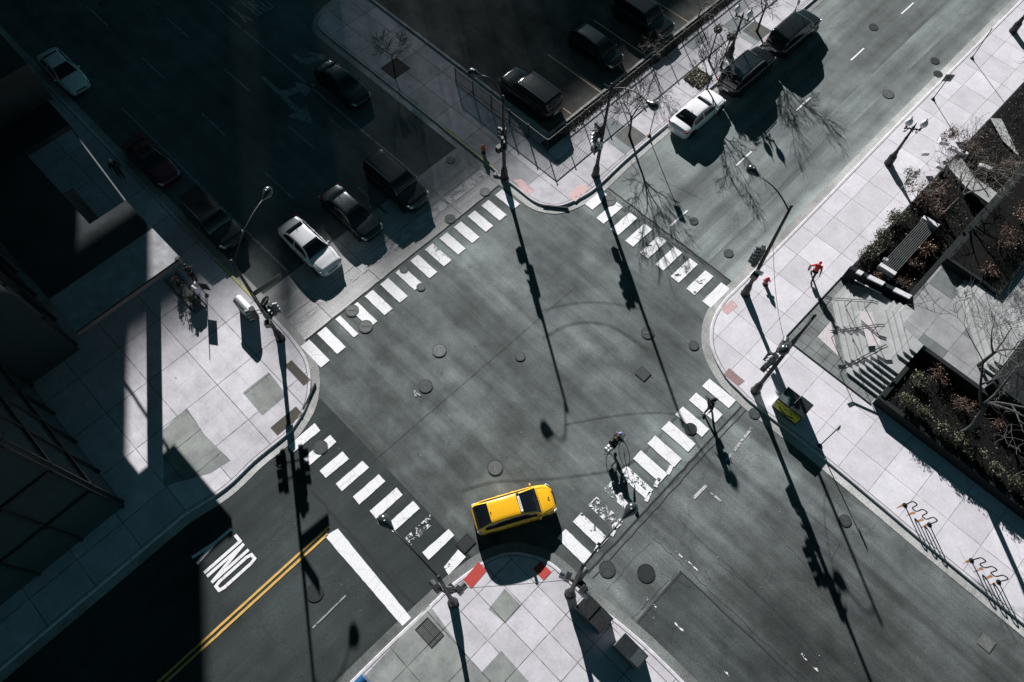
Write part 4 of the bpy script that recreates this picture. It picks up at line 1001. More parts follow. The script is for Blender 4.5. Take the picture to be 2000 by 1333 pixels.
        bm.to_mesh(o.data); bm.free(); pinned[c] = o
    # panel gaps on bonnet and boot
    zc = lambda f: interp(sp['belt'], f)
    gp = MB()
    def surf(f, yf):
        w = interp(wt, f); z = zc(f) + (.045 if f > g3 else .03) * (1 - yf * yf) + .004
        if yf > .86: z -= .012
        return (X(f), w * yf, z)
    hood = [surf(g3 + .012, y / 10 * .80) for y in range(-10, 11)]
    gp.tube(hood, .007, 4)
    for s_ in (-1, 1): gp.tube([(X(f), s_ * interp(wt, f) * (.80 - .12 * (f - g3) / (1 - g3)), zc(f) + .016 + .004) for f in [g3 + .012 + (.965 - g3 - .012) * k / 6 for k in range(7)]], .007, 4)
    if kind == 'sedan': gp.tube([(X(.03), interp(wt, .03) * y / 10 * .9, zc(.03) + .03) for y in range(-9, 10)], .008, 4)
    gp.build("panel_gap", seam_c, t)
    # wipers / grille / lamps
    gl = MB().tube([(X(.992) + .008, W * .5 * y / 10 * .42, .52 + .02) for y in range(-10, 11)], .07, 6).build("grille", trim, t)
    if kind != 'hatch': MB().tube([(X(.993) + .05, W * .5 * y / 10 * .36, .60) for y in range(-10, 11)], .014, 4).build("grille_bar", chrome, t)
    for s_ in (-1, 1):
        MB().tube([(X(.925), s_ * W * .452, zc(.925) - .10), (X(.955), s_ * W * .425, zc(.955) - .075), (X(.98), s_ * W * .36, zc(.98) - .09), (X(.988), s_ * W * .31, zc(.985) - .11)], [.03, .075, .085, .04], 8).build("headlight", lampglass, t, smooth=True)
        MB().tube([(X(.07), s_ * W * .47, .86), (X(.03), s_ * W * .44, .88), (X(.008), s_ * W * .37, .86)], [.03, .07, .05], 8).build("tail_light", tailred if tail == 'std' else lampglass, t, smooth=True)
        mi = MB().sphere((X(g3) - .12 * L * .35, s_ * (W * .5 + .05), zc(g3) + .04), .085, 10, 7, (.7, 1.1, .75)).build("wing_mirror", paint_, t, smooth=True)
        dh = MB()
        for fr in (.36, .53): dh.box((X(fr), s_ * (W * .5 + .003), zc(.5) - .16), (.2, .03, .035))
        dh.build("door_handle", paint_ if kind != 'suv' else chrome, t)
    bp = MB().box((X(0) - .01, 0, .62), (.03, .5, .13)); bp.build("number_plate", white_m, t)
    for fx in (.17, .83):
        for s_ in (-1, 1):
            wh = MB(); wx, wy, wr_ = X(fx), s_ * (W * .5 - .115), .325 if kind != 'suv' else .37
            o = MB().tube([(wx, wy - .11, wr_), (wx, wy + .11, wr_)], wr_, 20).build("wheel", rubber, t, smooth=False)
            MB().tube([(wx, wy + s_ * .10, wr_), (wx, wy + s_ * .118, wr_)], wr_ * .62, 14).build("rim", rimm, o)
    for s_ in (-1, 1):
        dg = MB()
        for fr in (.27, .455, .64): dg.box((X(fr), s_ * (W * .5 - .003), .62), (.012, .03, .5))
        dg.box((X(.455), s_ * (W * .5 - .012), .27), (L * .5, .03, .05)); dg.build("door_gap", seam_c, t)
    wp_ = MB()
    for s_ in (-1, 1): wp_.tube([(X(g3 + .004), s_ * .12, zc(g3) + .05), (X(g3 - .035), s_ * .12 + .42, zc(g3) + .14)], .010, 4)
    wp_.build("wipers", trim, t)
    # arches
    ac = MB()
    for fx in (.17, .83):
        for s_ in (-1, 1): ac.tube([(X(fx), s_ * (W * .5 - .2), .36), (X(fx), s_ * (W * .5 + .004), .36)], .39 if kind != 'suv' else .43, 20)
    ac.build("wheel_arch", trim, t)
    if rails:
        wr = W * .5 * (.80 if kind == 'suv' else .62) * .94
        for s_ in (-1, 1):
            MB().tube([(X(lerp(g1, g2, k / 8)), s_ * wr, top(lerp(g1, g2, k / 8)) + .03) for k in range(9)], .022, 6).build("roof_rail", rails, t)
    if ribs:
        rb = MB()
        for k in range(-4, 5): rb.tube([(X(lerp(g1, g2, .04 + .92 * q / 8)), k * .13, top(lerp(g1, g2, q / 8)) + .006) for q in range(9)], .014, 4)
        rb.build("roof_ribs", chrome if ribs == 'bright' else paint_, t)
    if sunroof:
        vv = []; 
        for q in range(6):
            f = lerp(g1, g2, .42 + .45 * q / 5); vv += [(X(f), -.42, top(f) + .008), (X(f), .42, top(f) + .008)]
        MB().add(vv, [(2 * q, 2 * q + 1, 2 * q + 3, 2 * q + 2) for q in range(5)]).build("sunroof", carglass, t)
    MB().lathe((X(g1 + .02), 0, top(g1 + .03)), [(.03, 0), (.018, .06), (.004, .09)], 8).build("antenna", trim, t)
    return t
pw = m_car("car_white", (.80, .79, .82), 0, .3); pblk = m_car("car_black", (.008, .009, .011), 0, .22); pblu = m_car("car_dark_blue_grey", (.02, .03, .036), .5, .3)
pgry = m_car("car_grey_silver", (.28, .31, .34), .7, .35); pred = m_car("car_dark_red", (.16, .012, .035), .2, .3); pyel = m_car("taxi_yellow", (.88, .46, .012), 0, .34); psil = m_car("car_pale_silver", (.42, .44, .47), .5, .35)
def at_nose(nose, h, L):  # nose point xy (front end) -> centre
    return (nose[0] - math.cos(h) * L / 2, nose[1] - math.sin(h) * L / 2, 0.022)
# taxi
h = math.atan2(*(P(1050, 945, .85) - P(945, 976, .85)).yx)
cc_ = (P(1075, 975, .75) + P(933, 1012, .75)) / 2
taxi = make_car('hatch', pyel, (cc_.x, cc_.y, .022), h, "yellow taxi turning at the bottom of the crossing", name="taxi", tail='clear')
taxi['category'] = "taxi"
rs = MB().box((0, 0, 0), (.13, .86, .09)).build("roof_sign", white_m, taxi, loc=(.30, -.05, 1.545), bevel=.02)
MB().box((0, .5, .0), (.15, .2, .08)).box((0, -.5, 0), (.15, .24, .08)).build("sign_end", trim, rs)
sgl = MB()
for k in range(7): sgl.box((.0, -.25 + .085 * k, .048), (.05, .035, .004))
sgl.build("lettering", trim, rs)
MB().box((-.9, 0, 1.47), (.012, 1.15, .006)).build("roof_seam", seam_c, taxi)
MB().lathe((1.9, .0, .835), [(.05, 0), (.05, .015)], 12).build("badge", chrome, taxi)
# lane cars in the shaded street
make_car('sedan', pw, at_nose((-25.0, 9.35), 0, 4.75), 0, "white sedan waiting in the shaded street nearest the crosswalk", "cars waiting in the shaded street", "waiting_car")
nb = P(745, 445, .6); make_car('sedan', pblu, at_nose((nb.x + .1, 12.85), 0, 4.7), 0, "dark sedan waiting beside the white one, light catching its windscreen", "cars waiting in the shaded street", "waiting_car")
nb = P(832, 392, .7); make_car('suv', pblk, at_nose((nb.x, 16.5), 0, 5.0), 0, "black off-road car with roof rails waiting nearest the far kerb", "cars waiting in the shaded street", "waiting_car", rails=chrome)
nb = P(722, 190, .6); make_car('sedan', pblu, at_nose((nb.x, 19.6), 0, 4.7), 0, "very dark sedan further up the shaded street beside the curved arrow", "cars waiting in the shaded street", "waiting_car")
nb = P(466, 470, .7); make_car('suv', pblk, at_nose((nb.x, 6.15), 0, 4.9), 0, "black parked car with bright roof rails beside the left kerb", "cars parked along the left kerb", rails=chrome, sunroof=True)
nb = P(345, 345, .6); make_car('sedan', pred, at_nose((nb.x, 6.1), 0, 4.7), 0, "dark red car parked in the shade near the person in white hat", "cars parked along the left kerb", sunroof=True)
nb = P(172, 165, .6); make_car('sedan', pw, at_nose((nb.x, 6.15), 0, 4.7), 0, "grey car with pale roof parked furthest up the shaded street", "cars parked along the left kerb")
# kerbside cars in the upper right street (pointing up the street)
make_car('sedan', pw, (-16.95, 35.45, .022), R(90), "white sedan parked beside the fenced pavement", "cars parked along the upper right street")
make_car('suv', pblk, (-16.9, 41.0, .022), R(90), "dark off-road car with bright ribbed roof parked ahead of the white sedan", "cars parked along the upper right street", ribs='bright', rails=chrome, L=4.9)
make_car('suv', pblk, (-16.8, 46.6, .022), R(90), "black parked car foremost in the row at the top of the picture", "cars parked along the upper right street", L=4.9)
# parking lot
make_car('suv', pblk, (-26.35, 28.35, .14), R(180), "black off-road car with bright roof rails parked at the corner of the lot", "cars in the parking lot", rails=chrome, ribs=True, L=5.0, H=1.82)
make_car('hatch', pblu, (-26.2, 35.0, .14), R(0), "dark car in the lot with sunlight glaring on its rear end", "cars in the parking lot", L=4.5)
make_car('suv', pblk, (-25.7, 39.8, .14), R(0), "large black car in the lot nearest the top edge", "cars in the parking lot", L=5.0)

# ================================================================ PEOPLE
skin_m = m_plain("skin", (.42, .26, .19), .6, var=.08); dkcloth = m_plain("black_clothes", (.012, .013, .016), .9, var=.3); redcloth = m_plain("red_jacket_cloth", (.62, .03, .02), .8, var=.12)
bluecloth = m_plain("blue_cloth", (.16, .24, .50), .8, var=.2); pinkc = m_plain("pink_cloth", (.55, .05, .22), .8); hairm = m_plain("dark_hair", (.02, .014, .012), .7, var=.3); shoe_m = m_plain("dark_shoes", (.015, .015, .015), .6)
def skinmesh(name, joints, edges, radii, mat, parent, root=0, sub=1):
    me = bpy.data.meshes.new(name); me.from_pydata([tuple(j) for j in joints], edges, []); o = bpy.data.objects.new(name, me); C.objects.link(o)
    o.parent = parent; me.materials.append(mat)
    sm = o.modifiers.new("skin", 'SKIN'); sm.use_smooth_shade = True
    if not me.skin_vertices: pass
    sv = me.skin_vertices[0].data
    for i, r_ in enumerate(radii): sv[i].radius = (r_, r_) if not isinstance(r_, tuple) else r_; sv[i].use_root = (i == root)
    ss = o.modifiers.new("sub", 'SUBSURF'); ss.levels = sub; ss.render_levels = sub
    return o
def person(loc, heading, label, pose, top_m, leg_m, hair='hair', hat=None, scale=1.0, long_coat=False):
    """pose: dict of joints in a local frame, x forward, y left, z up"""
    t = thing("person", loc, label, "person", None, heading); t.scale = (scale,) * 3
    J = pose; names = ['pel', 'wai', 'che', 'nec', 'hea0', 'hea', 'shL', 'elL', 'wrL', 'shR', 'elR', 'wrR', 'hiL', 'knL', 'anL', 'toL', 'hiR', 'knR', 'anR', 'toR', 'paL', 'paR']
    ed = [('pel', 'wai'), ('wai', 'che'), ('che', 'nec'), ('nec', 'hea0'), ('hea0', 'hea'), ('che', 'shL'), ('shL', 'elL'), ('elL', 'wrL'), ('wrL', 'paL'), ('che', 'shR'), ('shR', 'elR'), ('elR', 'wrR'), ('wrR', 'paR'),
          ('pel', 'hiL'), ('hiL', 'knL'), ('knL', 'anL'), ('anL', 'toL'), ('pel', 'hiR'), ('hiR', 'knR'), ('knR', 'anR'), ('anR', 'toR')]
    rad = dict(pel=(.13, .10), wai=(.125, .095), che=(.15, .11), nec=.055, hea0=.075, hea=.088, shL=.062, shR=.062, elL=.042, elR=.042, wrL=.028, wrR=.028, hiL=.085, hiR=.085, knL=.055, knR=.055, anL=.036, anR=.036, toL=.035, toR=.035, paL=.034, paR=.034)
    ix = {n: i for i, n in enumerate(names)}
    js = [J[n] for n in names]; es = [(ix[a], ix[b_]) for a, b_ in ed]
    body = skinmesh("body", js, es, [rad[n] for n in names], skin_m, t)
    # fingers: five on each hand
    for s_, w, p_ in (('L', 'wrL', 'paL'), ('R', 'wrR', 'paR')):
        d = (Vector(J[p_]) - Vector(J[w])).normalized(); side = d.cross(Vector((1, 0, .2))).normalized(); nrm = d.cross(side).normalized(); fg = MB(); o = Vector(J[p_])
        for k, ln in enumerate((.062, .075, .07, .055)):
            b_ = o + side * (.027 - .018 * k) + d * .02; fg.tube([b_, b_ + d * ln * .5 + nrm * .006, b_ + d * ln * .85 + nrm * .022], [.0095, .0085, .007], 6)
        b_ = o + side * .03 - d * .01; fg.tube([b_, b_ + side * .03 + d * .02, b_ + side * .035 + d * .05], [.011, .010, .008], 6)
        fg.build("hand", skin_m, t, smooth=True)
    sub = lambda ns: ([J[n] for n in ns])
    tn = ['pel', 'wai', 'che', 'nec', 'shL', 'elL', 'wrL', 'shR', 'elR', 'wrR']; tr = dict(pel=(.165, .13), wai=(.155, .125), che=(.18, .14), nec=.08, shL=.085, shR=.085, elL=.062, elR=.062, wrL=.046, wrR=.046)
    te = [('pel', 'wai'), ('wai', 'che'), ('che', 'nec'), ('che', 'shL'), ('shL', 'elL'), ('elL', 'wrL'), ('che', 'shR'), ('shR', 'elR'), ('elR', 'wrR')]
    skinmesh("jacket", sub(tn), [(tn.index(a), tn.index(b_)) for a, b_ in te], [tr[n] for n in tn], top_m, t)
    ln_ = ['pel', 'hiL', 'knL', 'anL', 'hiR', 'knR', 'anR']; lr = dict(pel=(.155, .12), hiL=.105, hiR=.105, knL=.072, knR=.072, anL=.055, anR=.055)
    le = [('pel', 'hiL'), ('hiL', 'knL'), ('knL', 'anL'), ('pel', 'hiR'), ('hiR', 'knR'), ('knR', 'anR')]
    skinmesh("trousers", sub(ln_), [(ln_.index(a), ln_.index(b_)) for a, b_ in le], [lr[n] for n in ln_], leg_m, t)
    for s_ in 'LR':
        a, b_ = Vector(J['an' + s_]), Vector(J['to' + s_]); MB().tube([a - (b_ - a) * .35 + Vector((0, 0, -.035)), a + Vector((0, 0, -.03)), b_ + Vector((0, 0, -.005)), b_ + (b_ - a) * .35], [.035, .048, .044, .026], 8).build("shoe", shoe_m, t, smooth=True)
    hp = Vector(J['hea']); h0 = Vector(J['hea0']); up = (hp - h0).normalized()
    MB().sphere(hp + up * .03 + Vector((-.012, 0, .012)), .108, 14, 9, (1.02, .9, 1.0)).build("hat" if hat else "hair", hat or hairm, t, smooth=True)
    fc = MB()
    for s_ in (-1, 1): fc.sphere(hp + Vector((.088, s_ * .032, -.02)), .012, 6, 4)
    fc.build("eyes", hairm, t); MB().tube([hp + Vector((.085, 0, -.01)), hp + Vector((.112, 0, -.045)), hp + Vector((.088, 0, -.055))], [.008, .014, .01], 6).build("nose", skin_m, t)
    e_ = MB()
    for s_ in (-1, 1): e_.sphere(hp + Vector((.0, s_ * .092, -.03)), .025, 6, 5, (.8, .4, 1.2))
    e_.build("ears", skin_m, t); MB().box(hp + Vector((.088, 0, -.078)), (.01, .045, .008)).build("mouth", m_mouth, t)
    return t
m_mouth = m_plain("lips", (.3, .09, .08), .5)
def walk(stride=.32, armL=(.25, .12), armR=(-.25, .12), lean=.03):
    z = 1.0
    J = dict(pel=(0, 0, .95), wai=(lean * .5, 0, 1.10), che=(lean, 0, 1.32), nec=(lean * 1.3, 0, 1.48), hea0=(lean * 1.4 + .01, 0, 1.56), hea=(lean * 1.5 + .02, 0, 1.655),
        shL=(lean, .18, 1.42), shR=(lean, -.18, 1.42), hiL=(0, .09, .88), hiR=(0, -.09, .88))
    J['elL'] = (lean + armL[0] * .5, .18 + armL[1], 1.15); J['wrL'] = (lean + armL[0] * 1.15, .2 + armL[1] * .9, .93); J['elR'] = (lean + armR[0] * .5, -.18 - armR[1], 1.15); J['wrR'] = (lean + armR[0] * 1.15, -.2 - armR[1] * .9, .93)
    for s_ in 'LR':
        e = Vector(J['el' + s_]); w = Vector(J['wr' + s_]); J['pa' + s_] = tuple(w + (w - e).normalized() * .07)
    J['knL'] = (stride * .55, .09, .50); J['anL'] = (stride, .09, .075); J['toL'] = (stride + .14, .10, .05)
    J['knR'] = (-stride * .25, -.09, .48); J['anR'] = (-stride * 1.05, -.09, .13); J['toR'] = (-stride * 1.05 + .13, -.10, .04)
    return J
# pedestrian in red
g_ = P(1583, 544, .13)
pr = person((g_.x, g_.y, .13), R(112), "pedestrian in a red hooded jacket striding over the right pavement with a bag", walk(.42, (.12, .17), (-.26, .12), .10), redcloth, dkcloth, hat=redcloth, scale=.95)
bg = Vector(walk(.42, (.12, .17), (-.26, .12), .10)['paL'])
tb = MB().box((0, 0, -.22), (.30, .10, .26), 0, 1.0).build("shopping_bag", dkcloth, None, loc=tuple(g_ + Matrix.Rotation(R(112), 3, 'Z') @ bg + Vector((0, 0, 0))), rz=R(112), bevel=.02)
tag(tb, "small dark bag carried by the pedestrian in red", "bag"); MB().tube([(-.08, 0, -.1), (-.05, 0, .0), (.05, 0, .0), (.08, 0, -.1)], .01, 5).build("handle", dkcloth, tb)
# walker on the right crosswalk
g_ = P(1381, 800, .024)
person((g_.x, g_.y, .024), R(-100), "pedestrian in black bending forward on the right crosswalk", walk(.30, (.28, .16), (-.22, .25), .16), dkcloth, dkcloth, scale=1.04)
g_ = P(1366, 783, 1.0); gq = P(1381, 800, .024)
pb = MB().sphere((0, 0, 0), .16, 12, 8, (.8, 1, 1.1)).build("backpack", dkcloth, None, loc=(gq.x - math.cos(R(-100)) * .13, gq.y - math.sin(R(-100)) * .13, 1.36), smooth=True)
tag(pb, "black backpack worn by the pedestrian on the right crosswalk", "backpack"); MB().tube([(.03, .1, .1), (.16, .12, .12), (.16, .12, -.1), (.03, .1, -.12)], .015, 5).tube([(.03, -.1, .1), (.16, -.12, .12), (.16, -.12, -.1), (.03, -.1, -.12)], .015, 5).build("straps", dkcloth, pb)
# figure with board on the left corner
g_ = P(382, 548, .13)
person((g_.x, g_.y, .13), R(160), "person in black standing on the left corner beside a white news rack", walk(.10, (.3, .1), (.3, .1), .02), dkcloth, dkcloth)
# person with white hat by the shaded kerb
g_ = P(238, 345, .13)
person((g_.x, g_.y, .13), R(0), "person in dark clothes with a white hat on the shaded left pavement", walk(.1, (.2, .1), (.1, .12), .02), dkcloth, dkcloth, hat=m_plain("white_hat", (.8, .79, .82), .7))
# ---- cyclist
bc = P(1199, 872, .024); hb = R(88)
bk = thing("bicycle", (bc.x, bc.y, .024), "dark city bicycle ridden across the right crosswalk", "bicycle", None, hb)
def torus(mb, c, r, rr_, n=28, m_=6):
    vs = []; fs = []
    for i in range(n):
        a = 2 * math.pi * i / n
        for j in range(m_):
            b_ = 2 * math.pi * j / m_; q = r + rr_ * math.cos(b_); vs.append((c[0] + q * math.cos(a), c[1] + rr_ * math.sin(b_), c[2] + q * math.sin(a)))
    for i in range(n):
        for j in range(m_): fs.append((i * m_ + j, i * m_ + (j + 1) % m_, ((i + 1) % n) * m_ + (j + 1) % m_, ((i + 1) % n) * m_ + j))
    return mb.add(vs, fs)
for x in (-.52, .52):
    w_o = torus(MB(), (x, 0, .34), .325, .018).build("wheel", rubber, bk)
    sp_ = MB()
    for k in range(14): a = math.pi * 2 * k / 14; sp_.tube([(x, 0, .34), (x + .32 * math.cos(a), 0, .34 + .32 * math.sin(a))], .003, 3)
    sp_.build("spokes", visor_m, w_o)
MB().tube([(-.52, 0, .34), (-.12, 0, .30), (.36, 0, .72), (-.20, 0, .76), (-.12, 0, .30)], .018, 6).tube([(-.52, 0, .34), (-.20, 0, .76), (-.24, 0, .92)], .015, 6).tube([(.52, 0, .34), (.40, 0, .66), (.35, 0, .95)], .017, 6).build("frame", black_m, bk)
MB().tube([(.30, .29, .99), (.38, .22, 1.0), (.36, 0, .97), (.38, -.22, 1.0), (.30, -.29, .99)], .013, 6).build("handlebar", black_m, bk)
MB().box((-.26, 0, .94), (.26, .15, .05)).build("saddle", black_m, bk, bevel=.02)
MB().box((-.60, 0, .74), (.40, .16, .02)).box((-.55, .13, .58), (.3, .07, .26)).box((-.55, -.13, .58), (.3, .07, .26)).build("rear_rack", visor_m, bk)
MB().tube([(-.12, -.12, .30), (-.12, .12, .30)], .02, 6).box((-.02, .15, .22), (.1, .07, .02)).box((-.22, -.15, .38), (.1, .07, .02)).build("pedals", black_m, bk)
JJ = dict(pel=(-.26, 0, 1.0), wai=(-.16, 0, 1.15), che=(.0, 0, 1.33), nec=(.10, 0, 1.45), hea0=(.14, 0, 1.52), hea=(.18, 0, 1.60), shL=(.05, .19, 1.40), shR=(.05, -.19, 1.40), elL=(.16, .27, 1.18), elR=(.16, -.27, 1.18),
    wrL=(.28, .27, 1.03), wrR=(.28, -.27, 1.03), paL=(.33, .27, 1.01), paR=(.33, -.27, 1.01), hiL=(-.22, .09, .95), hiR=(-.22, -.09, .95), knL=(.10, .12, .70), knR=(.06, -.12, .80), anL=(-.04, .13, .28), anR=(-.22, -.13, .44), toL=(.08, .14, .24), toR=(-.10, -.14, .40))
cy = person((bc.x, bc.y, .024), hb, "cyclist in black with a blue and pink helmet riding across the right crosswalk", JJ, dkcloth, dkcloth, hat=bluecloth, scale=1.07)
MB().sphere((.15, .06, 1.64), .06, 8, 6).build("helmet_patch", pinkc, cy, smooth=True)
cl = P(1184, 868, .9)
co = MB().box((0, 0, 0), (.34, .30, .22)).build("pannier_load", m_plain("white_checked_cloth", (.78, .78, .80), .7, var=.1), None, loc=(bc.x - math.cos(hb) * .60, bc.y - math.sin(hb) * .60, .024 + .87), rz=hb, bevel=.03)
tag(co, "white bundle strapped on the rear rack of the bicycle", "bundle"); MB().box((0, 0, .112), (.345, .05, .01)).box((0, 0, .113), (.05, .305, .01)).build("strap", trim, co)
# ================================================================ STREET FURNITURE
def hydrant(px, py, label, col):
    p = P(px, py, .13); t = thing("fire_hydrant", p, label, "fire hydrant", None, .6); m = m_plain("hydrant_paint", col, .45, var=.15); mk = m_plain("hydrant_body_dark", (.05, .02, .02), .5, var=.2)
    MB().lathe((0, 0, 0), [(.17, 0), (.17, .05), (.12, .06), (.115, .5), (.15, .52), (.15, .56)], 14).build("barrel", mk, t, smooth=False)
    MB().lathe((0, 0, .56), [(.14, 0), (.13, .08), (.08, .15), (.035, .17), (.035, .22)], 14).build("bonnet", m, t, smooth=True)
    MB().tube([(-.22, 0, .42), (.22, 0, .42)], .055, 8).build("side_outlets", m, t); MB().tube([(0, 0, .40), (0, -.2, .40)], .075, 8).build("front_outlet", m, t)
    return t
hydrant(1494, 555, "red topped fire hydrant on the right corner beside the signal pole", (.55, .06, .08)); hydrant(944, 298, "orange topped fire hydrant on the top corner pavement near the yellow kerb", (.70, .22, .06))
# silver kiosk on the left corner
steel = m_plain("brushed_steel", (.55, .56, .58), .38, .55, var=.2, scale=12)
p = P(487, 612, .13); k = thing("news_kiosk", (p.x, p.y, .13), "silver round-topped kiosk with dark printed front on the left corner", "kiosk", None, R(0))
MB().box((0, 0, .5), (1.2, .62, .98)).build("cabinet", black_m, k, bevel=.02)
vs = []; fs = []; n = 12
for x in (-.62, .62):
    for i in range(n + 1): a = math.pi * i / n; vs.append((x, math.cos(a) * .34, 1.0 + math.sin(a) * .30))
for i in range(n): fs.append((i, i + 1, n + 2 + i, n + 1 + i))
fs += [tuple(range(n + 1)), tuple(reversed(range(n + 1, 2 * n + 2)))]
MB().add(vs, fs).build("rounded_top", steel, k)
pn = MB().box((0, -.325, .5), (1.1, .02, .8)).build("front_panel", m_plain("printed_panel", (.05, .07, .08), .3, var=.6, scale=4), k)
b_ = MB()
for i in range(5):
    for j in range(3): b_.box((-.42 + .2 * i, -.34, .25 + .25 * j), (.14, .01, .12))
b_.build("printed_cards", m_plain("pale_print", (.28, .36, .38), .5, var=.5, scale=8), pn)
# pair of white-topped news racks by the standing figure
p = P(391, 575, .13); k = thing("news_rack", (p.x, p.y, .13), "white topped news rack on thin legs beside the person in black", "news rack", None, R(10))
MB().box((0, 0, .78), (.6, .5, .5), 0, .92).build("box", m_plain("rack_white", (.7, .7, .72), .4, var=.35, scale=5), k, bevel=.02)
MB().box((0, -.2, .98), (.5, .2, .12)).box((.1, .12, 1.04), (.3, .2, .02)).build("display_window", trim, k)
for sx_ in (-1, 1):
    for sy_ in (-1, 1): MB().tube([(sx_ * .26, sy_ * .2, 0), (sx_ * .26, sy_ * .2, .55)], .022, 6).build("leg", black_m, k)
p = P(404, 577, .13); k = thing("notice_board", (p.x, p.y, .13), "dark notice board on a thin post on the left corner", "notice board", None, R(35))
MB().tube([(0, 0, 0), (0, 0, 2.0)], .025, 6).build("post", black_m, k); MB().box((.28, 0, 1.15), (.55, .03, .75)).build("panel", black_m, k); MB().tube([(0, 0, 0), (0, 0, .05)], .12, 10).build("foot", black_m, k)
# yellow faced box on the right corner
yb = m_plain("poster_yellow", (.55, .50, .03), .55, var=.25, scale=3); bx = m_plain("dark_box_paint", (.022, .027, .03), .28, var=.2, coat=.6); lid = m_plain("dusty_steel_lid", (.10, .125, .13), .35, .3, var=.5, scale=3)
k = thing("litter_station", (.62, 21.98, .13), "large two-part dark bin with a yellow smiling poster beside the lower signal pole", "waste bin")
MB().box((-.42, 0, .56), (.83, 1.05, 1.12)).build("left_bin", bx, k, bevel=.02); MB().box((.42, 0, .6), (.83, 1.10, 1.2)).build("right_bin", bx, k, bevel=.02)
MB().box((-.42, 0, 1.14), (.78, .98, .03)).build("lid", lid, k); MB().box((.42, 0, 1.22), (.80, 1.05, .03)).build("lid", bx, k)
po = MB().box((0, -.565, .66), (1.56, .02, .86)).build("poster", yb, k)
sm = MB().tube([(-.5 + .1 * i, -.58, .62 - .28 * math.sin(math.pi * (i / 10))) for i in range(11)], .04, 6); sm.build("smile", trim, po)
MB().sphere((-.14, -.58, .78), .07, 10, 6, (1, .2, .8)).sphere((.24, -.58, .78), .07, 10, 6, (1, .2, .8)).build("eyes", trim, po)
le = MB()
for i, w in enumerate((.11, .07, .10, .05, .09, .12, .08, .10, .06, .1)): le.box((-.6 + .135 * i, -.578, .98), (w, .01, .09))
le.build("lettering", trim, po)
MB().box((-.845, 0, .6), (.012, 1.0, 1.1)).build("side_trim", steel, k)
# boxes on the bottom corner
k = thing("newspaper_box", (.12, 5.72, .13), "large black box at the kerb on the bottom corner, next to the right signal pole", "newspaper box")
MB().box((0, 0, .62), (1.7, .95, 1.2)).build("cabinet", bx, k, bevel=.02); MB().box((-.42, 0, 1.25), (.80, .9, .06)).box((.45, -.05, 1.23), (.75, .85, .05)).build("lids", black_m, k)
MB().box((-.857, 0, 1.0), (.012, .8, .35)).build("side_panel", steel, k)
k = thing("newspaper_box", (2.55, 5.70, .13), "black box standing nearer the bottom edge, with a thin outlined lid", "newspaper box")
MB().box((0, 0, .55), (1.5, .85, 1.08)).build("cabinet", bx, k, bevel=.02); MB().box((.45, 0, 1.1), (.52, .7, .04)).build("lid", m_plain("lid_grey", (.05, .06, .065), .3, var=.2), k); MB().box((-.755, 0, .75), (.012, .75, .5)).build("side_panel", steel, k)
# blue mail box cut by the bottom edge
p = P(712, 1336, .13); mbx = m_plain("mailbox_blue", (.012, .07, .17), .35, var=.2, coat=.5); k = thing("mail_box", (p.x, p.y, .13), "blue and white mail box cut by the bottom edge of the picture", "mail box", None, R(90))
MB().box((0, 0, .65), (.6, .55, .85)).build("body", mbx, k, bevel=.02); vs = []; n = 10
for x in (-.3, .3):
    for i in range(n + 1): a = math.pi * i / n; vs.append((x, math.cos(a) * .275, 1.075 + math.sin(a) * .26))
MB().add(vs, [(i, i + 1, n + 2 + i, n + 1 + i) for i in range(n)] + [tuple(range(n + 1)), tuple(reversed(range(n + 1, 2 * n + 2)))]).build("domed_top", mbx, k)
MB().box((-.303, 0, 1.0), (.01, .5, .4)).build("side_panel", white_m, k)
for sx_ in (-1, 1):
    for sy_ in (-1, 1): MB().box((sx_ * .26, sy_ * .23, .11), (.05, .05, .23)).build("leg", mbx, k)
# wave bicycle racks
rustm = m_paint("rust_streak", (.34, .15, .05), .44, 5)
def bike_rack(a, b_, label):
    A, B = P(*a, .13), P(*b_, .13); d = B - A; L = math.hypot(d.x, d.y); t = thing("bicycle_rack", A, label, "bicycle rack", "wave bicycle racks on the lower right pavement", math.atan2(d.y, d.x))
    pts = [(0, 0, 0)]; zt, zb = .92, .22; n = 5; w = L / 5
    path = [(0, 0), (0, zt - .16), (.05 * w, zt - .04), (.28 * w, zt), (.72 * w, zt), (.95 * w, zt - .05), (w, zt - .16)]
    xs = 0
    pp = [(0, 0)]
    for i in range(5):
        x0, x1 = i * w, (i + 1) * w; top_ = (i % 2 == 0)
        ze = zt if top_ else zb; s_ = -1 if top_ else 1
        pp += [(x0, ze + s_ * .18), (x0 + .08 * w, ze + s_ * .05), (x0 + .3 * w, ze), (x1 - .3 * w, ze), (x1 - .08 * w, ze + s_ * .05), (x1, ze + s_ * .18)]
    pp.append((L, 0))
    MB().tube([(x, 0, z) for x, z in pp], .034, 7).build("wave_tube", black_m, t, smooth=True)
    for x in (0, L): MB().lathe((x, 0, 0), [(.13, 0), (.13, .02), (.06, .03), (.055, .07)], 12).build("base_plate", black_m, t)
    for i, x in enumerate((0, .4 * L, .75 * L, L)):
        q = A + Matrix.Rotation(math.atan2(d.y, d.x), 3, 'Z') @ Vector((x, 0, 0))
        o = struct(MB().flat([(q.x - .1, q.y + .05), (q.x + .08, q.y + .05), (q.x + .02 - .25, q.y - .5), (q.x - .22, q.y - .38)], .1315 + .0004 * i).build("rust_stain", rustm))
    return t
bike_rack((1767, 987), (1815, 1025), "black wave bicycle rack nearer the steps"); bike_rack((1897, 1095), (1950, 1137), "black wave bicycle rack nearer the right edge")

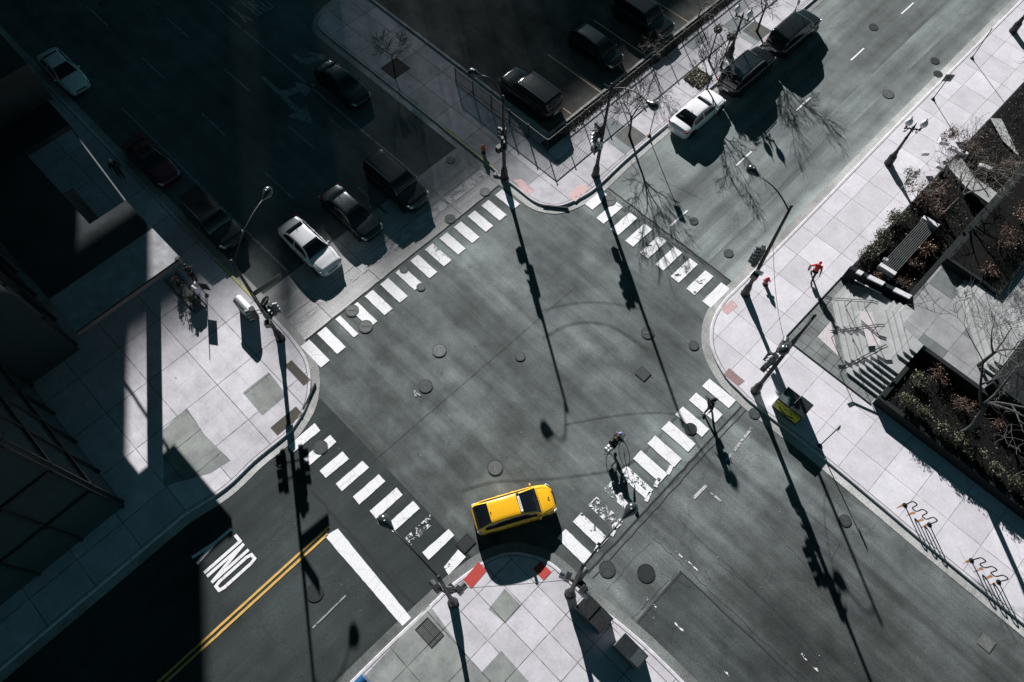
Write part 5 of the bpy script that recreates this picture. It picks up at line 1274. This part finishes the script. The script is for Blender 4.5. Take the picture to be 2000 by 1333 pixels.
# ================================================================ RAISED PLAZA, STEPS, PLANTERS (right corner block)
tile_m = m_walk("plaza_tiles", (.22, .235, .235), .62, -2.2, .62, 25.5, .0, linew=.016, dirt=.35, seed=41)
stone_m = m_walk("step_stone", (.40, .405, .41), 1.5, 0, 50, 0, .0, linew=.012, dirt=.2, seed=43)
stone_l = m_walk("plaza_stone", (.34, .34, .35), 1.6, .2, 1.6, .3, .3, linew=.012, dirt=.28, seed=47)
stone_p = m_plain("pale_stone_inlay", (.52, .48, .50), .8, var=.15)
cope_m = m_plain("pale_coping", (.60, .58, .61), .75, var=.15); wall_m = m_plain("planter_wall_granite", (.014, .017, .018), .8, var=.3, scale=3, spec=.2)
sheet("tile_band", [(-2.22, 25.62), (3.75, 25.62), (3.75, 27.2), (.3, 28.6), (-.1, 31.6), (-2.22, 31.6)], .134, tile_m)
sheet("tile_inlay", [(-1.25, 26.9), (-.15, 28.1), (-1.0, 28.95), (-1.95, 28.0)], .138, stone_p) if False else sheet("tile_inlay", [tuple(P(*q_, .138)[:2]) for q_ in ((1597, 658), (1622, 628), (1637, 695), (1632, 682))][:3], .138, stone_p)
tag(MB().box((.78, 25.58, .15), (6.0, .06, .045)).box((-2.25, 28.6, .15), (.06, 6.0, .045)).build("tile_edge_strip", black_m), kind='structure')
def step_poly(sumv, x_, y_, xmax, ymax, far=(16, 60)):
    return [(x_, ymax), (x_, sumv - x_), (sumv - y_, y_), (xmax, y_), (xmax, 30.05), (far[0], 30.05), (far[0], ymax)]
st = thing("plaza_steps", (0, 28, .13), "flight of pale steps turning round the corner up to the raised plaza", "steps")
def sbuild(mb, name, m, par, off_=(0, 28, .13)):
    mb.v = [(x - off_[0], y - off_[1], z - off_[2]) for x, y, z in mb.v]; return mb.build(name, m, par)
for k in range(6):
    z0 = .13 + .15 * k; sbuild(MB().prism(step_poly(27.93 + .4525 * k, -1.76 + .30 * k, 26.25 + .30 * k, 3.79, 31.55 + .012 * k), z0 if k == 0 else z0 - .02, z0 + .15), "step", stone_m, st)
for k in range(3):
    z0 = 1.03 + .15 * k; sbuild(MB().prism(step_poly(31.75 + .45 * k, .95 + .32 * k, 28.70 + .30 * k, 3.785, 31.63 + .012 * k), z0 - .02, z0 + .15), "step", stone_m, st)
pl = sheet("plaza", [(2.2, 30.3), (2.2, 31.66), (1.64, 32.4), (1.64, 60), (60, 60), (60, 30.06), (3.6, 30.06)], 1.484, stone_l)
us = thing("upper_steps", (6, 36, 1.48), "short upper flight of steps under the plaza tree", "steps")
for k in range(3):
    s0 = 37.9 + .47 * k; sbuild(MB().prism([(3.2 + .3 * k, 35.6), (3.2 + .3 * k, s0 - 3.2 - .3 * k), (s0 - 31.1 - .3 * k, 31.1 + .3 * k), (7.6, 31.1 + .3 * k), (7.6, 34.2), (30, 34.2), (30, 60), (5.2, 60), (5.2, 35.6)], 1.47 + .15 * k, 1.62 + .15 * k + .002 * k), "step", stone_m, us, (6, 36, 1.48))
for pq, zz in (((1680, 610), 1.034),):
    c = P(*pq, zz); 
    sheet("tile_inlay", [(c.x - .1, c.y + .0), (c.x + 1.6, c.y - 1.6), (c.x + 2.1, c.y - 1.0), (c.x + .5, c.y + .5)], zz, stone_p)
# handrails on the steps
def rail(p0, p1, h, label, ends=True):
    a = P(*p0[:2], p0[2]); b_ = P(*p1[:2], p1[2]); t = thing("handrail", (a.x, a.y, p0[2] - h), label, "handrail", "handrails on the plaza steps"); b_ = b_ - Vector((a.x, a.y, p0[2] - h)); a0 = Vector((0, 0, h)); d = (b_ - a0); dn = Vector((d.x, d.y, 0)).normalized()
    for s_ in (-1, 1):
        o_ = Vector((-dn.y, dn.x, 0)) * .07 * s_
        MB().tube([a0 - dn * .38 + o_, a0 + o_, b_ + o_, b_ + dn * .38 + o_], .028, 6).build("bar", black_m, t)
    for f in (.0, .5, 1.0):
        q = a0.lerp(b_, f); MB().tube([q - Vector((0, 0, h)), q - Vector((0, 0, .02))], .026, 6).tube([q + Vector((-dn.y, dn.x, 0)) * .08, q - Vector((-dn.y, dn.x, 0)) * .08], .02, 5).build("post", black_m, t)
    return t
rail((1624, 584, 1.0), (1703, 589, 1.9), .87, "upper handrail along the turned wing of the plaza steps")
rail((1635, 648, 1.0), (1715, 636, 1.9), .87, "middle handrail crossing the plaza steps")
rail((1652, 717, 1.0), (1722, 680, 1.9), .87, "lower handrail crossing the plaza steps")
# upper planter (garden beside the upper street pavement)
ug = thing("garden_planter", (-2.27, 31.6, .13), "large dark garden planter with pale coping shown in its lit lengths beside the right pavement", "planter")
U_ = (-2.27, 31.6, .13)
sbuild(MB().prism([(-2.24, 31.45), (1.6, 32.25), (1.6, 32.5), (-2.24, 31.7)], .0, 1.42), "wall", wall_m, ug, U_); sbuild(MB().prism([(1.35, 32.49), (1.6, 32.49), (1.6, 59), (1.35, 59)], .0, 1.42), "wall", wall_m, ug, U_)
sbuild(MB().prism([(-2.24, 31.71), (-2.12, 31.73), (-2.12, 59), (-2.24, 59)], .0, .3), "kerb_edge", wall_m, ug, U_)
sbuild(MB().prism([(-2.11, 31.74), (1.34, 32.46), (1.34, 59), (-2.11, 59)], .0, .62), "soil_bed", soil, ug, U_)
for a, b_ in (((-1.75, 31.36), (-1.40, 31.43)), ((-1.05, 31.53), (-.10, 31.73)), ((.55, 31.86), (1.55, 32.07))):  # coping built only in its lit lengths; gaps stand for tree shadow
    sbuild(MB().prism([(a[0], a[1] + .05), (b_[0], b_[1] + .05), (b_[0], b_[1] + .37), (a[0], a[1] + .37)], 1.421, 1.52), "lit_coping", cope_m, ug, U_)
sbuild(MB().prism([(-1.5, 31.12), (.2, 31.47), (.2, 31.53), (-1.5, 31.18)], 1.2, 1.24), "coping_rail", cope_m, ug, U_)
for (px, py, w, d_, a_) in ((1845, 276, .7, .5, .5), (1870, 294, 1.2, .3, .2), (1885, 300, .5, .3, .3), (1925, 327, .9, .35, .3), (1808, 300, .5, .2, .8), (1838, 325, .5, .4, .1), (1730, 508, .35, .25, .1)):
    q_ = P(px, py, .9); tag(MB().box((0, 0, .12), (w, d_, .24), a_, .9).build("garden_stone", cope_m, None, loc=(q_.x, q_.y, .74 if q_.x < 1.3 else 1.6), bevel=.03), {1845: "pale block stone in the upper garden near the triangular paving", 1870: "long pale stone slab in the upper garden", 1885: "short pale stone at the end of the long slab in the upper garden", 1925: "pale flat stone at the right edge of the upper garden", 1808: "small pale stone by the pavement edge in the upper garden", 1838: "pale stone beside the upper garden path", 1730: "small pale stone beside the slatted bench"}[px], "stone", "pale stones in the garden")
# slatted bench
bn = thing("slatted_bench", (-.5, 35.8, .75), "long dark slatted bench with a pale stone block at each end in the garden", "bench")
sl_ = MB()
for k in range(9): sl_.box((-.46 + .115 * k, -.1, .42), (.045, 4.6, .05))
sl_.build("slats", m_plain("weathered_slats", (.075, .082, .084), .7, var=.3), bn)
MB().box((.0, -2.55, .30), (1.08, .28, .42), .06).build("end_block", cope_m, bn, bevel=.01); MB().box((.0, 2.45, .30), (1.08, .28, .42), .06).build("end_block", cope_m, bn, bevel=.01)
MB().box((0, -1.2, .2), (.9, .08, .36)).box((0, 1.2, .2), (.9, .08, .36)).build("support", black_m, bn)
tag(MB().tube([(-1.55, 33.2, .95), (-1.45, 34.4, 1.0), (-1.35, 35.4, 1.02)], [.05, .045, .03], 7).build("fallen_branch", twig_m), "pale fallen branch lying beside the slatted bench", "branch")
# side path with small steps leading off the pavement at the top
sp = thing("side_steps", (-1, 44.2, .6), "narrow flight of pale steps with a rail crossing the upper garden", "steps")
S_ = (-1, 44.2, .6)
for k in range(7): sbuild(MB().prism([(-2.1 + .30 * k, 43.6 - .25 * k), (-2.1 + .30 * k, 45.0 - .30 * k), (3.9 if k == 6 else -1.6 + .30 * k, 44.7 - .30 * k), (3.9 if k == 6 else -1.6 + .30 * k, 43.3 - .25 * k)], .5 + .12 * k, .68 + .12 * k), "step", stone_m, sp, S_)
sbuild(MB().tube([(-.3, 42.6, 1.9), (.9, 41.7, 2.2), (1.1, 41.5, 2.2)], .04, 6), "rail", black_m, sp, S_)
sheet("side_path", [(-2.2, 49.3), (-1.6, 49.8), (.9, 47.6), (-.6, 48.1)], .76, stone_m)
# lower planter with hedge
lg = thing("hedge_planter", (3.8, 25.7, .13), "dark raised planter with a clipped hedge along the lower right pavement", "planter"); L_ = (3.8, 25.7, .13)
sbuild(MB().prism([(3.8, 25.7), (60, 25.7), (60, 25.95), (3.8, 25.95)], .0, .93), "wall", wall_m, lg, L_); sbuild(MB().prism([(3.8, 25.951), (4.05, 25.951), (4.05, 30.05), (3.8, 30.05)], .0, 1.02), "wall", wall_m, lg, L_)
sbuild(MB().prism([(4.051, 29.8), (60, 29.8), (60, 30.05), (4.051, 30.05)], .0, 1.49), "wall", wall_m, lg, L_); sbuild(MB().prism([(4.051, 25.951), (60, 25.951), (60, 29.799), (4.051, 29.799)], .0, .84), "soil_bed", soil, lg, L_)
rr = random.Random(99)
def shrub(x, y, z, rx, ry, rz, n, m, label, size=.06, group=None, twigs=14, tm=None, name="shrub"):
    t = thing(name, (x, y, z), label, "shrub", group); tw = MB()
    lob = [(rr.uniform(-.6, .6) * rx, rr.uniform(-.6, .6) * ry, rr.uniform(.35, 1.0) * rz, rr.uniform(.25, .5)) for _ in range(9)]
    for l_ in lob: tw.tube([(0, 0, 0), (l_[0] * .5, l_[1] * .5, l_[2] * .5), (l_[0], l_[1], l_[2])], [.022, .014, .006], 4)
    for _ in range(twigs * 4):
        l_ = rr.choice(lob); q = Vector(l_[:3]); e = q + Vector((rr.gauss(0, .35) * rx, rr.gauss(0, .35) * ry, rr.uniform(-.1, .45) * rz)); tw.tube([q * .8, (q + e) / 2 + Vector((rr.gauss(0, .04), rr.gauss(0, .04), 0)), e], [.010, .007, .004], 3)
    tw.build("stems", tm or twig_m, t)
    if n:
        def fn(r):
            l_ = r.choice(lob); return (l_[0] + r.gauss(0, .30) * rx * l_[3] * 2, l_[1] + r.gauss(0, .30) * ry * l_[3] * 2, max(.02, l_[2] + r.gauss(0, .22) * rz))
        leaves(n, fn, size, rr).build("foliage", m, t)
    return t
hed = [(5.0, 26.5), (6.1, 26.45), (7.2, 26.5), (8.3, 26.45), (9.4, 26.5), (10.5, 26.45), (11.6, 26.5), (12.7, 26.45), (13.8, 26.5), (15, 26.5), (16.2, 26.5)]
hl = ["first hedge shrub, at the pavement corner of the dark planter", "second hedge shrub from the corner of the dark planter", "third hedge shrub from the planter corner", "fourth hedge shrub from the planter corner", "fifth hedge shrub, above the first bicycle rack", "sixth hedge shrub, between the two bicycle racks", "seventh hedge shrub along the dark planter", "eighth hedge shrub, above the second bicycle rack", "ninth hedge shrub along the dark planter", "tenth hedge shrub at the right edge", "last hedge shrub beyond the right edge"]
for i, (x, y) in enumerate(hed): shrub(x, y, .95, .62, .42, .55, 700 if i < 9 else 400, leaf_gr, hl[i] + ", sparse olive leaves", .05, "hedge shrubs in the dark planter", 10, bark_m)
for i, (x, y, l_) in enumerate(((4.6, 28.0, "olive shrub by the lower wing of the steps"), (5.6, 29.2, "reddish leafless shrub below the plaza tree"), (7.4, 28.6, "low brown shrub in the middle of the dark planter"), (9.6, 29.0, "low dark shrub deeper in the dark planter"))):
    shrub(x, y, .95, .7, .6, .5, 260 if i else 500, leaf_gr if i == 0 else leaf_br, l_, .05, None, 16, rose_m if i else twig_m)
# garden shrubs, upper planter
for i, (px, py, rx, ry, rz, n, m, tm, l_) in enumerate((
    (1700, 492, .55, .8, .6, 900, leaf_gr, twig_m, "pale olive shrub at the pavement edge near the first lit coping"), (1722, 462, .5, .9, .6, 800, leaf_gr, twig_m, "olive shrub along the pavement left of the slatted bench"),
    (1752, 425, .6, 1.0, .7, 700, leaf_gr, twig_m, "dark olive shrub at the pavement edge above the bench"), (1795, 380, .8, 1.1, .9, 350, leaf_br, rose_m, "large pinkish leafless bush at the head of the garden"),
    (1822, 405, .8, .9, .9, 250, leaf_br, rose_m, "pinkish leafless bush right of the large one"), (1775, 350, .6, .9, .7, 420, leaf_gr, twig_m, "green tinged bush near the narrow side steps"),
    (1832, 365, .8, .8, .8, 260, leaf_br, rose_m, "brown leafless bush below the narrow side steps"), (1815, 485, .5, 1.0, .5, 1100, leaf_br, rose_m, "rust coloured bush right of the slatted bench"),
    (1715, 542, .6, .5, .4, 420, leaf_br, rose_m, "low reddish bush behind the middle lit coping"), (1765, 550, .7, .5, .4, 350, leaf_br, twig_m, "low brown bush behind the last lit coping"),
    (1790, 515, .5, .6, .4, 300, leaf_br, twig_m, "pale twiggy bush at the foot of the rust coloured one"), (1858, 262, .7, 1.0, .6, 350, leaf_br, rose_m, "brown low bush beyond the narrow side steps"),
    (1900, 285, .8, 1.0, .6, 320, leaf_br, rose_m, "reddish low bush at the top of the garden"), (1965, 320, .8, 1.0, .7, 320, leaf_br, rose_m, "reddish bush at the right edge of the upper garden"),
    (1945, 490, .9, 1.2, .8, 420, leaf_br, rose_m, "reddish thicket on the dark upper bed right of the bench"), (1975, 440, .8, 1.0, .8, 300, leaf_br, rose_m, "thin reddish bush near the right edge"), (1910, 545, .6, .8, .5, 260, leaf_br, rose_m, "low sparse bush above the upper plaza steps"))):
    z = .72; q_ = P(px, py, 1.1); inside = q_.x < 1.3
    shrub(q_.x, q_.y, .72 if inside else 2.0, rx, ry, rz, n, m, l_, .055, "shrubs in the upper garden", 22, tm)
# second raised bed behind the upper garden
ub = thing("rear_planter", (2.8, 35.2, .5), "dark raised planting bed at the right edge behind the slatted bench", "planter"); B_ = (2.8, 35.2, .5)
sbuild(MB().prism([(1.605, 35.65), (5.15, 35.65), (5.15, 60), (1.605, 60)], .9, 2.15).prism([(7.65, 30.06), (60, 30.06), (60, 34.15), (7.65, 34.15)], .9, 2.3), "wall", wall_m, ub, B_); sbuild(MB().prism([(1.8, 35.85), (4.95, 35.85), (4.95, 60), (1.8, 60)], 2.15, 2.16), "soil_bed", soil, ub, B_)
def scatter_ground(poly_fn, n, label, size=.05, m=None):
    return tag(leaves(n, poly_fn, size, rr).build("leaf_litter", m or leaf_br), label, "ground cover", kind='stuff')
scatter_ground(lambda r: (r.uniform(-2.1, 1.3), r.uniform(32.4, 58), .76 + abs(r.gauss(0, .03))), 3200, "fallen leaves over the soil of the upper garden", m=m_leaf("garden_litter", (.014, .012, .008), (.06, .04, .025), (.20, .15, .10)))
scatter_ground(lambda r: (r.uniform(4.1, 22), r.uniform(26.0, 29.7), .96 + abs(r.gauss(0, .02))), 2000, "fallen leaves over the soil of the dark planter", m=m_leaf("dark_litter", (.012, .012, .008), (.04, .035, .02), (.12, .10, .07)))
# little planting bed under the canopy corner, left block
pbx = thing("low_planting_bed", (-30.4, 1.9, .13), "low gravel planting bed beside the canopy corner of the office building", "planter", None, 0)
MB().box((0, .0, .03), (3.4, .75, .06)).build("gravel_bed", m_paint("speckled_gravel", (.30, .30, .30), .35, 9, .4), pbx); MB().box((0, .40, .05), (3.4, .05, .1)).box((0, -.40, .05), (3.4, .05, .1)).build("edging", black_m, pbx)
shrub(-30.9, 1.9, .18, .5, .3, .75, 500, leaf_gr, "small dark shrub in the bed by the canopy corner, nearer the building", .05, None, 10, bark_m); shrub(-29.5, 1.85, .18, .45, .3, .7, 450, leaf_gr, "small dark shrub in the bed by the canopy corner, nearer the kiosk", .05, None, 10, bark_m)
# loose grit and litter specks on the road
gm = m_plain("grit", (.5, .5, .5), .9, var=.5)
gt = MB(); rg_ = random.Random(5)
for _ in range(260):
    x, y = rg_.uniform(-22, 14), rg_.uniform(-3, 50); s_ = rg_.uniform(.008, .028)
    if -18 < x < -7 or 7 < y < 20: gt.box((x, y, .03), (s_ * 1.5, s_, .008), rg_.uniform(0, 3))
tag(gt.build("road_grit", gm), "scattered pale grit and litter specks on the roadway", "litter", kind='stuff')
